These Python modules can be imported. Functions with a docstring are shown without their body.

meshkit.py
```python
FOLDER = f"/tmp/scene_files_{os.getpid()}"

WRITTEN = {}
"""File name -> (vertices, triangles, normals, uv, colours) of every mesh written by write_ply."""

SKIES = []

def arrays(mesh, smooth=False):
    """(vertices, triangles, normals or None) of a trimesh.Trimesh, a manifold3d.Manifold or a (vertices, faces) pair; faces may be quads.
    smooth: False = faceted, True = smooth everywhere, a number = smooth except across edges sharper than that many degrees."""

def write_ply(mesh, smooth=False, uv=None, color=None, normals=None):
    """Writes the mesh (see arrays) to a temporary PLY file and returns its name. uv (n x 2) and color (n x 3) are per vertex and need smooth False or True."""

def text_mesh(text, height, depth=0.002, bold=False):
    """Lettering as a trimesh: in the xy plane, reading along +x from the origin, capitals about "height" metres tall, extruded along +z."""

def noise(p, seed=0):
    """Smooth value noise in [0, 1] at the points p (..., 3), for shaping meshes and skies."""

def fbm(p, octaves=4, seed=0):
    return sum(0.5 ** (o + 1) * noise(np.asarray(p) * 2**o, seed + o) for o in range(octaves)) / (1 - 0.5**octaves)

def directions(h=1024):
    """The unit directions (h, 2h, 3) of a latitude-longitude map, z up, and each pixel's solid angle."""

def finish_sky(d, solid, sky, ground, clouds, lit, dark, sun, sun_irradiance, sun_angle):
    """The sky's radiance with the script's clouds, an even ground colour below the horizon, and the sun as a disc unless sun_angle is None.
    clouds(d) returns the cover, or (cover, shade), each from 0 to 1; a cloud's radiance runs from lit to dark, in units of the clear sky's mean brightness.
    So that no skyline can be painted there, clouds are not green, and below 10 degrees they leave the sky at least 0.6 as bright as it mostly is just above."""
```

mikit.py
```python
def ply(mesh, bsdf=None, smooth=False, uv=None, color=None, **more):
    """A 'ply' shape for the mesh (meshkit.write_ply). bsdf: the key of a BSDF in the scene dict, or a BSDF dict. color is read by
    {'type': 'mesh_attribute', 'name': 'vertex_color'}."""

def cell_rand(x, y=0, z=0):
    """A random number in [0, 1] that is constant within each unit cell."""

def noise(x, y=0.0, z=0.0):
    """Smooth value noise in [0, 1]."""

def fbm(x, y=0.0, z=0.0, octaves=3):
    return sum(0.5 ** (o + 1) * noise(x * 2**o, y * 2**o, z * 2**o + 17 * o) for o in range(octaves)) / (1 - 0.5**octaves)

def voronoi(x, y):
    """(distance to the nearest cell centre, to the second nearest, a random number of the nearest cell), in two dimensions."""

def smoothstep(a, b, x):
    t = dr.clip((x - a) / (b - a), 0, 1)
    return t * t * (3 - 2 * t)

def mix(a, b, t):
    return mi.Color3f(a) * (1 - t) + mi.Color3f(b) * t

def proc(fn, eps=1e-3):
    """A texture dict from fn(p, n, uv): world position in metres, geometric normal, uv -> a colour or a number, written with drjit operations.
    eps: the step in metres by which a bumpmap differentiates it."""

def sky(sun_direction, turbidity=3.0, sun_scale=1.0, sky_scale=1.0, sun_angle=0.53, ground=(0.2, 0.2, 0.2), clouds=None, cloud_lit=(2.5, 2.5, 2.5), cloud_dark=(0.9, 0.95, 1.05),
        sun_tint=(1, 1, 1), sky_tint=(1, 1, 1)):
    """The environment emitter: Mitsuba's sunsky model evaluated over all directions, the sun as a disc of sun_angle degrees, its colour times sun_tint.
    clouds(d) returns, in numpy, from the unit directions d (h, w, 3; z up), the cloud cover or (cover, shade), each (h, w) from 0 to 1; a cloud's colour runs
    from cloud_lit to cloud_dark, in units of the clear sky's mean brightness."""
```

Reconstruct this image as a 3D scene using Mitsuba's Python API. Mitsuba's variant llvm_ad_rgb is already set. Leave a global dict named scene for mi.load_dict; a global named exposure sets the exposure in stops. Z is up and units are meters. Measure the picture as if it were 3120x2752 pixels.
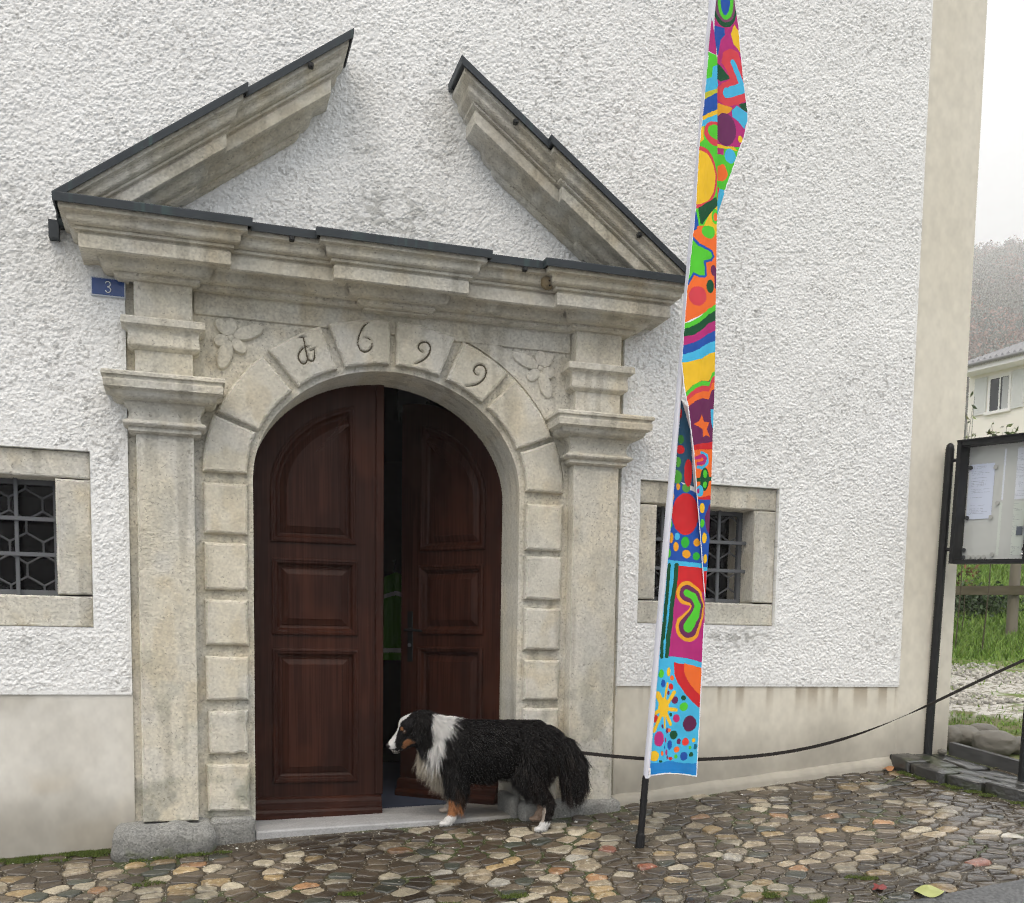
import math, random
import numpy as np
import trimesh, manifold3d
import drjit as dr
import mitsuba as mi
import mikit, meshkit
from scipy.spatial import Delaunay, Voronoi
from shapely.geometry import Polygon, Point, box as sbox
from shapely import contains_xy

T = mi.ScalarTransform4f
scene, labels = {}, {}

# ---------------------------------------------------------------- camera, sky, exposure
CAM = np.array([-1.0033, -5.3788, 0.9689])
CAM_RIGHT = np.array([0.95470958, -0.29714834, 0.01524718])
CAM_UP = np.array([0.01264682, 0.09172432, 0.99570413])
CAM_FORWARD = np.array([0.29727037, 0.95041544, -0.09132807])
scene['camera'] = {
    'type': 'perspective', 'fov': 2 * math.degrees(math.atan(0.5 * 3120 / 3122)), 'fov_axis': 'x',
    'to_world': T().look_at(origin=CAM.tolist(), target=(CAM + CAM_FORWARD).tolist(), up=CAM_UP.tolist()),
    'principal_point_offset_y': -(2255.3 - 1376) / 2752, 'near_clip': 0.05, 'far_clip': 2000.0,
}
scene['sky'] = mikit.sky((-0.35, -0.75, 1.1), turbidity=4, sun_scale=0.16, sun_angle=40, sky_scale=1.0,
                         clouds=lambda d: (1.0, 1 - np.clip(d[..., 2], 0, 1)), cloud_lit=(3.5, 3.55, 3.62), cloud_dark=(1.15, 1.17, 1.2), ground=(0.10, 0.10, 0.095))
exposure = 2.66
HAZE = 0.0012     # mist density per metre

# ---------------------------------------------------------------- helpers
rng = np.random.default_rng(7)


def obj(key, mesh, bsdf, smooth=False, uv=None, color=None, **more):
    """One entry of the scene; a key that is taken gets the next three-digit number."""
    k, n = key, 0
    while k in scene:
        n += 1
        k = f'{key}_{n:03d}'
    scene[k] = mikit.ply(mesh, bsdf, smooth=smooth, uv=uv, color=color, **more)
    return k


def free(key):
    k, n = key, 0
    while k in scene or k in labels or any(s.startswith(k + '__') for s in scene):
        n += 1
        k = f'{key}_{n:03d}'
    return k


def tag(key, label=None, category=None, group=None, kind=None):
    d = {}
    if label: d['label'] = label
    if category: d['category'] = category
    if group: d['group'] = group
    if kind: d['kind'] = kind
    labels[key] = d
    return key


def cat(meshes):
    return trimesh.util.concatenate([m for m in meshes])


def bx(x0, x1, y0, y1, z0, z1, bevel=0.0):
    if bevel <= 0:
        m = trimesh.creation.box(extents=(x1 - x0, y1 - y0, z1 - z0))
        m.apply_translation(((x0 + x1) / 2, (y0 + y1) / 2, (z0 + z1) / 2))
        return m
    b, pts = bevel, []
    for sx in (0, 1):
        for sy in (0, 1):
            for sz in (0, 1):
                c = np.array([(x0, x1)[sx], (y0, y1)[sy], (z0, z1)[sz]], float)
                s = np.array([1 - 2 * sx, 1 - 2 * sy, 1 - 2 * sz]) * b
                for a in range(3):
                    q = c + s
                    q[a] = c[a]
                    pts.append(q)
    return trimesh.convex.convex_hull(np.array(pts))


def tube(points, radius, n=10, caps=True, flat=1.0):
    P = np.asarray(points, float)
    r = np.broadcast_to(np.asarray(radius, float), (len(P),))
    tan = np.gradient(P, axis=0)
    tan /= np.linalg.norm(tan, axis=1, keepdims=True)
    ref = np.array([0, 0, 1.0]) if abs(tan[0, 2]) < 0.9 else np.array([1.0, 0, 0])
    V = []
    u = np.cross(ref, tan[0])
    u /= np.linalg.norm(u)
    for p, t, q in zip(P, tan, r):
        u = u - t * (u @ t)
        u /= np.linalg.norm(u)
        v = np.cross(t, u)
        a = np.arange(n) * 2 * math.pi / n
        V.append(p + q * (np.cos(a)[:, None] * u + flat * np.sin(a)[:, None] * v))
    V = np.array(V)
    m = len(P)
    F = []
    for i in range(m - 1):
        for j in range(n):
            a, b = i * n + j, i * n + (j + 1) % n
            F += [[a, b, b + n], [a, b + n, a + n]]
    V = V.reshape(-1, 3)
    if caps:
        V = np.vstack([V, P[0], P[-1]])
        k = len(V)
        for j in range(n):
            F += [[k - 2, (j + 1) % n, j], [k - 1, (m - 1) * n + j, (m - 1) * n + (j + 1) % n]]
    return trimesh.Trimesh(V, np.array(F), process=False)


def prism_xz(poly, y0, y1):
    """A shapely polygon in (x, z) made a solid between y0 (front) and y1 (back)."""
    m = trimesh.creation.extrude_polygon(poly, y1 - y0, engine='earcut')
    v = m.vertices
    return trimesh.Trimesh(np.stack([v[:, 0], y1 - v[:, 2], v[:, 1]], 1), m.faces, process=False)


def resample(ring, step):
    ring = np.asarray(ring, float)
    if np.allclose(ring[0], ring[-1]):
        ring = ring[:-1]
    out = []
    for a, b in zip(ring, np.roll(ring, -1, 0)):
        k = max(1, int(round(np.linalg.norm(b - a) / step)))
        out += [a + (b - a) * i / k for i in range(k)]
    return np.array(out)


def rough_block(outline, y_back, y_front, bevel=0.012, step=0.02, amp=0.0018, seed=0, carve=None, wob=0.002):
    """A dressed stone: an outline in (x, z), rounded front edges and a slightly uneven face towards -y."""
    poly = Polygon(outline).buffer(0)
    r0 = resample(np.array(poly.exterior.coords), step)
    c = r0.mean(0)
    nz = lambda q, s: meshkit.noise(np.c_[q * 22, np.full(len(q), seed * 3.7)], s) - 0.5
    area2 = np.sum(r0[:, 0] * np.roll(r0[:, 1], -1) - np.roll(r0[:, 0], -1) * r0[:, 1])
    t = np.roll(r0, -1, 0) - np.roll(r0, 1, 0)
    nrm = np.c_[-t[:, 1], t[:, 0]] * np.sign(area2)
    nrm /= np.maximum(np.linalg.norm(nrm, axis=1, keepdims=True), 1e-9)      # inward
    r0 = r0 + nrm * (nz(r0, 1) * 2 * wob + wob)[:, None]
    rings, ys = [], []
    for a in (0, 30, 60, 90):
        o = bevel * (1 - math.cos(math.radians(a)))
        rings.append(r0 + nrm * o)
        ys.append(y_front + bevel * (1 - math.sin(math.radians(a))))
    n = len(r0)
    V = [np.c_[r0[:, 0], np.full(n, y_back), r0[:, 1]]]
    for r, y in zip(rings, ys):
        V.append(np.c_[r[:, 0], np.full(n, y), r[:, 1]])
    F = []
    for i in range(len(V) - 1):
        for j in range(n):
            a, b = i * n + j, i * n + (j + 1) % n
            F += [[a, b, b + n], [a, b + n, a + n]]
    inner = Polygon(rings[-1]).buffer(0)
    core = inner.buffer(-step * 0.45)
    x0, z0, x1, z1 = inner.bounds
    gx, gz = np.meshgrid(np.arange(x0, x1, step), np.arange(z0, z1, step))
    g = np.c_[gx.ravel(), gz.ravel()]
    g = g[contains_xy(core, g[:, 0], g[:, 1])] if not core.is_empty else g[:0]
    pts = np.vstack([rings[-1], g])
    tri = Delaunay(pts).simplices
    cen = pts[tri].mean(1)
    tri = tri[contains_xy(inner.buffer(1e-6), cen[:, 0], cen[:, 1])]
    p = pts[tri]
    e1, e2 = p[:, 1] - p[:, 0], p[:, 2] - p[:, 0]
    s = e1[:, 0] * e2[:, 1] - e1[:, 1] * e2[:, 0]
    tri = tri[np.abs(s) > 1e-12]
    p = pts[tri]
    e1, e2 = p[:, 1] - p[:, 0], p[:, 2] - p[:, 0]
    s = e1[:, 0] * e2[:, 1] - e1[:, 1] * e2[:, 0]
    tri[s < 0] = tri[s < 0][:, ::-1]
    base = (len(V) - 1) * n
    gy = y_front + nz(g, 5) * 2 * amp if len(g) else np.zeros(0)
    if carve is not None and len(g):
        gy = gy + carve(g)
    Vg = np.c_[g[:, 0], gy, g[:, 1]] if len(g) else np.zeros((0, 3))
    idx = np.r_[np.arange(base, base + n), np.arange(base + n, base + n + len(g))]
    V = np.vstack(V + [Vg])
    if area2 < 0:
        F = [f[::-1] for f in F]
    F = np.vstack([np.array(F)[:, ::-1], idx[tri]])
    m = trimesh.Trimesh(V, F, process=False)
    return m


def moulding(profile, path, wall_ext=0.03):
    """A cornice: the profile (d outwards, z) swept along a plan path (x, y) with mitred corners."""
    P = np.asarray(path, float)
    seg = np.diff(P, axis=0)
    seg /= np.linalg.norm(seg, axis=1, keepdims=True)
    nr = np.c_[seg[:, 1], -seg[:, 0]]
    M = [nr[0]]
    for a, b in zip(nr[:-1], nr[1:]):
        M.append((a + b) / (1 + a @ b))
    M.append(nr[-1])
    pr = np.asarray(profile, float)
    n = len(pr)
    V = np.array([[[p[0] + d * m[0], p[1] + d * m[1], z] for d, z in pr] for p, m in zip(P, M)]).reshape(-1, 3)
    F = []
    for i in range(len(P) - 1):
        for j in range(n):
            a, b = i * n + j, i * n + (j + 1) % n
            F += [[a, b, b + n], [a, b + n, a + n]]
    return trimesh.Trimesh(V, np.array(F), process=False)


def arc(x0, z0, x1, z1, bulge, n=6):
    """Points of a quadratic curve from one profile point to another, its middle pushed sideways."""
    a, b = np.array([x0, z0]), np.array([x1, z1])
    nrm = np.array([-(b - a)[1], (b - a)[0]])
    c = (a + b) / 2 + nrm * bulge * 2
    t = np.linspace(0, 1, n)[:, None]
    return [tuple(q) for q in (1 - t) ** 2 * a + 2 * t * (1 - t) * c + t ** 2 * b]


def sheet(fn, u, v):
    """A grid mesh from fn(U, V) -> (..., 3)."""
    U, Vv = np.meshgrid(u, v, indexing='ij')
    p = fn(U, Vv)
    a, b = U.shape
    i = np.arange(a * b).reshape(a, b)
    q = np.stack([i[:-1, :-1], i[1:, :-1], i[1:, 1:], i[:-1, 1:]], -1).reshape(-1, 4)
    return trimesh.Trimesh(p.reshape(-1, 3), np.vstack([q[:, [0, 1, 2]], q[:, [0, 2, 3]]]), process=False)


def slab(poly2, z_of, thick, bevel=0.012, crown=0.004, n=14, seed=0):
    """A paving stone: a polygon in (x, y), rounded along its upper edge, lying on the height function z_of."""
    ring = resample(np.array(Polygon(poly2).exterior.coords), Polygon(poly2).length / n)
    r = np.random.default_rng(seed)
    ring = ring + r.normal(0, 0.002, ring.shape)
    c = ring.mean(0)
    V, k = [], len(ring)
    for s, dz in ((1.0, -thick), (1.0, -bevel), (0.97, -bevel * 0.35), (1 - 1.6 * bevel / max(0.04, np.linalg.norm(ring - c, axis=1).mean()), 0.0)):
        q = c + (ring - c) * s
        V.append(np.c_[q, z_of(q[:, 0], q[:, 1]) + dz])
    V.append(np.r_[c, z_of(c[0], c[1]) + crown][None])
    F = []
    for i in range(3):
        for j in range(k):
            a, b = i * k + j, i * k + (j + 1) % k
            F += [[a, b, b + k], [a, b + k, a + k]]
    for j in range(k):
        F.append([3 * k + j, 3 * k + (j + 1) % k, 4 * k])
    m = trimesh.Trimesh(np.vstack(V), np.array(F), process=False)
    if Polygon(ring).exterior.is_ccw is False:
        m.invert()
    return m


# ---------------------------------------------------------------- materials
nz, fb, ss = mikit.noise, mikit.fbm, mikit.smoothstep


def col(c):
    return {'type': 'rgb', 'value': list(map(float, c))}


def plain(name, c, rough=0.6, metallic=0.0, spec=0.5, **more):
    scene[name] = {'type': 'twosided', 'bsdf': {'type': 'principled', 'base_color': col(c), 'roughness': rough, 'metallic': metallic, 'specular': spec, **more}}


def textured(name, fn, rough=0.7, bump=None, scale=0.002, eps=1e-3, spec=0.4, **more):
    b = {'type': 'principled', 'base_color': mikit.proc(fn), 'roughness': rough, 'specular': spec, **more}
    if bump is not None:
        b = {'type': 'bumpmap', 'arbitrary': mikit.proc(bump, eps), 'scale': scale, 'bsdf': b}
    scene[name] = {'type': 'twosided', 'bsdf': b}


def stucco_color(p, n, uv):
    c = mikit.mix((0.775, 0.788, 0.79), (0.715, 0.728, 0.73), fb(p.x * 2.1, p.z * 2.4, 3.0))
    # weather stains with their own places: over the middle of the cornice, at the ends of the raking cornices, low on the left, right of the door
    def blot(cx, cz, rx, rz):
        return dr.exp(-dr.square((p.x - cx) / rx) - dr.square((p.z - cz) / rz))
    st = 0.75 * blot(0.05, 3.10, 0.36, 0.20) + 0.4 * blot(-0.12, 3.55, 0.12, 0.35) + 0.9 * blot(-0.16, 3.62, 0.06, 0.16) + 0.9 * blot(0.24, 3.62, 0.07, 0.18) + 0.5 * blot(-1.8, 2.85, 0.25, 0.4) \
        + 0.5 * blot(-1.7, 0.94, 0.3, 0.06) + 0.9 * blot(2.05, 1.05, 0.28, 0.07) + 0.22 * blot(2.7, 2.4, 0.6, 0.9) + 0.12 * blot(2.6, 4.0, 0.7, 1.2)
    g = ss(0.42, 0.66, nz(p.x * 38, p.z * 52, 1.0)) * ss(0.35, 0.75, nz(p.x * 9, p.z * 9, 7.0))
    c = mikit.mix(c, (0.34, 0.345, 0.33), dr.clip(st, 0, 1) * (0.25 + 0.75 * g))
    c = mikit.mix(c, (0.46, 0.46, 0.445), 0.42 * ss(0.60, 0.80, nz((p.x * 0.9 + p.z * 0.45) * 105, (p.z * 0.9 - p.x * 0.45) * 118, 6.0)))
    return mikit.mix(c, (0.30, 0.30, 0.29), 0.5 * ss(0.74, 0.82, nz(p.x * 60, p.z * 75, 4.0)) * ss(0.5, 0.75, nz(p.x * 4, p.z * 4, 2.0)))


textured('stucco', stucco_color, 0.85, lambda p, n, uv: fb(p.x * 190, p.z * 230, p.y * 190, 2), 0.0016, 5e-4)


def render_color(p, n, uv):
    c = mikit.mix((0.58, 0.55, 0.465), (0.64, 0.615, 0.54), fb(p.x * 3, p.z * 1.2, 9.0))
    c = mikit.mix(c, (0.60, 0.59, 0.55), ss(0.4, -1.2, p.x) * 0.9)
    top = ss(0.55, 0.80, p.z) * ss(0.82, 0.78, p.z) * ss(1.2, 1.9, p.x) * ss(3.19, 3.15, p.x)
    c = mikit.mix(c, (0.30, 0.25, 0.18), top * ss(0.30, 0.70, nz(p.x * 34, p.z * 1.1, 3.0)) * 0.85)
    lft = ss(-1.5, -1.75, p.x) * ss(0.55, 0.70, p.z) * ss(0.45, 0.6, fb(p.x * 6, p.z * 4, 0.0)) * 0.5
    c = mikit.mix(c, (0.34, 0.32, 0.27), lft)
    c = mikit.mix(c, (0.50, 0.44, 0.34), 0.6 * ss(-1.2, -1.5, p.x) * ss(0.38, 0.20, p.z) * ss(0.40, 0.62, fb(p.x * 3.5, p.z * 3.0, 12.0)))
    base = 0.02 + 0.075 * p.x
    damp = ss(0.44, 0.03, p.z - base + 0.34 * (fb(p.x * 3.0, p.z * 2.0, 5.0) - 0.5)) * ss(5.0, 4.0, p.z)
    c = mikit.mix(c, (0.24, 0.225, 0.19), damp * 0.75)
    c = mikit.mix(c, (0.36, 0.34, 0.29), 0.16 * ss(0.60, 0.72, fb(p.x * 2.6, p.z * 2.2, 31.0)) * ss(1.3, 0.7, p.z))
    return c * (0.90 + 0.20 * fb(p.x * 26, p.z * 18, 2.0))


textured('render_beige', render_color, 0.8, lambda p, n, uv: fb(p.x * 120, p.z * 120, p.y * 120, 3), 0.0022, 6e-4)


def stone_color(p, n, uv):
    a = fb(p.x * 5, p.z * 4, p.y * 6 + 3)
    c = mikit.mix((0.595, 0.560, 0.465), (0.55, 0.535, 0.475), ss(0.35, 0.68, a))
    c = mikit.mix(c, (0.47, 0.40, 0.27), 0.35 * ss(0.55, 0.75, fb(p.x * 9, p.z * 6, 21.0)))
    low = ss(1.2, 0.1, p.z)
    c = mikit.mix(c, (0.30, 0.30, 0.26), (0.25 + 0.55 * low) * ss(0.50, 0.68, fb(p.x * 7 + 5, p.z * 5, 11.0)))
    c = mikit.mix(c, (0.55, 0.55, 0.53), 0.45 * ss(0.56, 0.70, fb(p.x * 4, p.z * 3, 33.0)))
    hi = ss(2.42, 2.62, p.z)
    c = mikit.mix(c, (0.30, 0.25, 0.17), hi * 0.28 * ss(0.40, 0.62, fb(p.x * 6, p.z * 9, p.y * 8)))
    sp = nz(p.x * 150, p.z * 150, p.y * 150)
    c = mikit.mix(c, (0.27, 0.255, 0.205), 0.42 * ss(0.56, 0.78, nz(p.x * 26, p.z * 1.7, p.y * 20 + 4)) * ss(0.40, 0.62, fb(p.x * 2.3, p.z * 1.9, 8.0)))
    c = mikit.mix(c, (0.21, 0.225, 0.16), 0.36 * ss(0.60, 0.74, fb(p.x * 13, p.z * 11, 17.0)) * (0.15 + 0.85 * low))
    u, w = p.x * 0.83 + p.z * 0.56, p.z * 0.83 - p.x * 0.56
    c = c * (0.72 + 0.26 * sp + 0.30 * nz(u * 95, w * 95, p.y * 95))
    return mikit.mix(c, (0.17, 0.155, 0.12), 0.5 * ss(0.80, 0.92, nz(u * 120, w * 120, p.y * 120 + 5)))


def stone_bump(p, n, uv):
    u, w = p.x * 0.83 + p.z * 0.56, p.z * 0.83 - p.x * 0.56
    return fb(u * 95, w * 95, p.y * 95, 3) + 0.7 * nz(p.x * 180, p.z * 180, p.y * 180)


textured('limestone', stone_color, 0.85, stone_bump, 0.0055, 6e-4)


def granite_color(p, n, uv):
    c = mikit.mix((0.20, 0.205, 0.20), (0.34, 0.34, 0.32), fb(p.x * 14, p.z * 14, p.y * 14))
    c = c * (0.55 + 0.9 * nz(p.x * 170, p.z * 170, p.y * 170))
    c = c * (0.90 - 0.40 * ss(0.05, -0.05, p.z - 0.035 * p.x + 0.05 * (fb(p.x * 9, p.z * 9, p.y * 9) - 0.5)))
    return mikit.mix(c, (0.10, 0.12, 0.05), 0.6 * ss(0.55, 0.7, fb(p.x * 8, p.z * 16, p.y * 8)) * ss(0.05, -0.05, p.z - 0.03 * p.x))


textured('granite', granite_color, 0.6, stone_bump, 0.009, 6e-4)


def sill_color(p, n, uv):
    c = mikit.mix((0.28, 0.285, 0.29), (0.37, 0.375, 0.38), fb(p.x * 9, p.y * 22, 1.0)) * (0.85 + 0.3 * nz(p.x * 160, p.y * 160, p.z * 160))
    return mikit.mix(c, (0.20, 0.19, 0.16), 0.8 * ss(0.25, 0.75, p.x + 0.25 * (fb(p.x * 10, p.y * 10, 3.0) - 0.5)))


textured('sill_stone', sill_color, 0.35, lambda p, n, uv: fb(p.x * 90, p.y * 90, p.z * 90, 2), 0.0012, 6e-4)


def copper_color(p, n, uv):
    c = mikit.mix((0.020, 0.026, 0.032), (0.045, 0.055, 0.065), fb(p.x * 4, p.z * 4, p.y * 4))
    return mikit.mix(c, (0.05, 0.10, 0.095), 0.55 * ss(0.5, 0.72, nz(p.x * 60, p.z * 3, p.y * 9)) * ss(0.45, 0.65, fb(p.x * 3, 2.0, 1.0)))


textured('copper', copper_color, 0.5, None, spec=0.3)


def wood_color(p, n, uv):
    # uv carries the leaf's own metres, so the grain turns with the leaf; x runs along the grain in the rails' and panels' own parts
    g = fb(uv.x * 48, uv.y * 2.2, 0.0) * 0.55 + 0.45 * nz(uv.x * 210, uv.y * 5, 2.0)
    c = mikit.mix((0.027, 0.0092, 0.0062), (0.046, 0.0148, 0.0088), ss(0.25, 0.75, g))
    w = fb(uv.x * 4 + 3, uv.y * 2.2, 8.0)
    c = mikit.mix(c, (0.017, 0.0070, 0.0055), 0.5 * ss(0.45, 0.65, w))
    return mikit.mix(c, (0.060, 0.0185, 0.009), 0.4 * ss(0.58, 0.75, fb(uv.x * 5, uv.y * 3 + 9, 4.0)))


textured('oiled_wood', wood_color, 0.36, lambda p, n, uv: fb(uv.x * 160, uv.y * 6, 0.0, 2), 0.0006, 6e-4, spec=0.12)
plain('iron_grey', (0.10, 0.108, 0.12), 0.55, 0.1)
plain('iron_black', (0.011, 0.012, 0.013), 0.5, 0.0, 0.3)
plain('lead', (0.10, 0.105, 0.115), 0.55, 0.2)
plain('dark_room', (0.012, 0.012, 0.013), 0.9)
plain('dark_red_thing', (0.06, 0.010, 0.014), 0.8)
scene['pane_glass'] = {'type': 'thindielectric', 'int_ior': 1.16}
plain('enamel_blue', (0.018, 0.055, 0.20), 0.25)
plain('enamel_white', (0.42, 0.46, 0.52), 0.3)
plain('enamel_figure', (0.80, 0.82, 0.84), 0.3)
plain('mat_blue', (0.025, 0.033, 0.055), 0.95)
plain('glyph_dark', (0.075, 0.065, 0.045), 0.9)

# ================================================================ the house
H = tag('historic_house', 'whitewashed roughcast house with carved stone portal and beige corner band', 'house')
PZ = 0.715          # top of the smooth plinth, left
PZR = 0.765         # the same right of the portal
WIN_R = (1.402, 2.285, 1.11, 1.908)
WIN_L = (-2.335, -1.455, 1.028, 1.862)
PORT = (-1.285, 1.285, -0.5, 2.662)


def wall_grid():
    step = 0.0058

    def axis(a, b, marks):
        marks = sorted([m for m in marks if a < m < b] + [a, b])
        out = []
        for p, q in zip(marks[:-1], marks[1:]):
            k = max(1, int(round((q - p) / step)))
            out += list(p + (q - p) * np.arange(k) / k)
        return np.array(out + [b])
    xs = axis(-2.5, 3.18, [PORT[0], PORT[1], WIN_R[0], WIN_R[1], WIN_L[0], WIN_L[1]])
    zs = axis(PZ, 5.05, [PORT[3], PZR, WIN_R[2], WIN_R[3], WIN_L[2], WIN_L[3]])
    X, Z = np.meshgrid(xs, zs, indexing='ij')
    q = np.stack([X, np.zeros_like(X), Z], -1)

    def turned(freq, a, seed, sq=1.15):
        u, v = X * math.cos(a) + Z * math.sin(a), Z * math.cos(a) - X * math.sin(a)
        return meshkit.noise(np.stack([u * freq, np.full_like(u, seed * 0.37), v * freq * sq], -1), seed)
    a = 0.5 * (turned(84, 0.5, 1) + turned(74, 1.25, 2))
    w = turned(19, 0.8, 3)
    # the thrown plaster: overlapping crumbs of many sizes
    from scipy.spatial import cKDTree
    r = np.random.default_rng(2)
    n = int((xs[-1] - xs[0]) * (zs[-1] - zs[0]) * 12500)
    c = np.c_[r.uniform(xs[0], xs[-1], n), r.uniform(zs[0], zs[-1], n)]
    rad, high = r.uniform(0.0045, 0.0115, n), r.uniform(0.25, 1.0, n)
    u = (turned(120, 0.3, 6) - 0.5) * 0.006
    v = (turned(120, 1.1, 7) - 0.5) * 0.006
    dist, idx = cKDTree(c).query(np.c_[(X + u).ravel(), (Z + v).ravel()], k=5)
    h = np.max(high[idx] * np.clip(1 - (dist / rad[idx]) ** 2, 0, 1) ** 0.7, axis=1).reshape(X.shape)
    h = h * (0.55 + 0.7 * w) * 0.0088 + a * 0.0020
    d = np.full(X.shape, 9.0)
    for x0, x1, z0, z1 in (WIN_R, WIN_L):
        dx = np.maximum(np.maximum(x0 - X, X - x1), 0)
        dz = np.maximum(np.maximum(z0 - Z, Z - z1), 0)
        d = np.minimum(d, np.hypot(dx, dz))
    dx = np.maximum(np.abs(X) - PORT[1], 0)
    d = np.minimum(d, np.where(Z < PORT[3], dx, np.hypot(dx, Z - PORT[3])))
    d = np.minimum(d, np.abs(3.18 - X))
    d = np.minimum(d, np.maximum(Z - np.where(X > 0, PZR, PZ), 0))
    f = np.clip(d / 0.022, 0, 1)
    Y = -0.016 - (h * f + 0.004 * (1 - f)) - 0.004 * meshkit.noise(q * [1.3, 1, 1.5], 9)
    i = np.arange(X.size).reshape(X.shape)
    cx, cz = (X[:-1, :-1] + X[1:, 1:]) / 2, (Z[:-1, :-1] + Z[1:, 1:]) / 2
    keep = np.ones(cx.shape, bool)
    for x0, x1, z0, z1 in (PORT, WIN_R, WIN_L):
        keep &= ~((cx > x0) & (cx < x1) & (cz > z0) & (cz < z1))
    keep &= ~((cx > 0) & (cz < PZR))
    quad = np.stack([i[:-1, :-1], i[1:, :-1], i[1:, 1:], i[:-1, 1:]], -1)[keep]
    m = trimesh.Trimesh(np.stack([X, Y, Z], -1).reshape(-1, 3), np.vstack([quad[:, [0, 1, 2]], quad[:, [0, 2, 3]]]), process=False)
    m.remove_unreferenced_vertices()
    return m


main = wall_grid()
lips = []
for x0, x1, z0, z1 in (WIN_R, WIN_L):      # the plaster's thickness at the window stones
    for a, b in (((x0, z0), (x1, z0)), ((x1, z0), (x1, z1)), ((x1, z1), (x0, z1)), ((x0, z1), (x0, z0))):
        v = [(a[0], -0.024, a[1]), (b[0], -0.024, b[1]), (b[0], 0.02, b[1]), (a[0], 0.02, a[1])]
        lips.append(trimesh.Trimesh(v, [[0, 1, 2], [0, 2, 3]], process=False))
for x in (PORT[0], PORT[1]):
    v = [(x, -0.024, 0.70), (x, -0.024, 2.66), (x, 0.02, 2.66), (x, 0.02, 0.70)]
    lips.append(trimesh.Trimesh(v, [[0, 1, 2], [0, 2, 3]], process=False))
lips += [bx(-2.5, PORT[0], -0.021, 0.02, PZ - 0.012, PZ + 0.001), bx(PORT[1], 3.18, -0.021, 0.02, PZR - 0.012, PZR + 0.001), bx(3.166, 3.183, -0.021, 0.02, PZR, 5.06),
         bx(-6.0, -2.5, -0.018, 0.3, 0.70, 7.6), bx(-2.5, 3.18, -0.018, 0.3, 5.05, 7.6)]
obj('historic_house__wall', cat([main] + lips), 'stucco', smooth=False)
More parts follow.
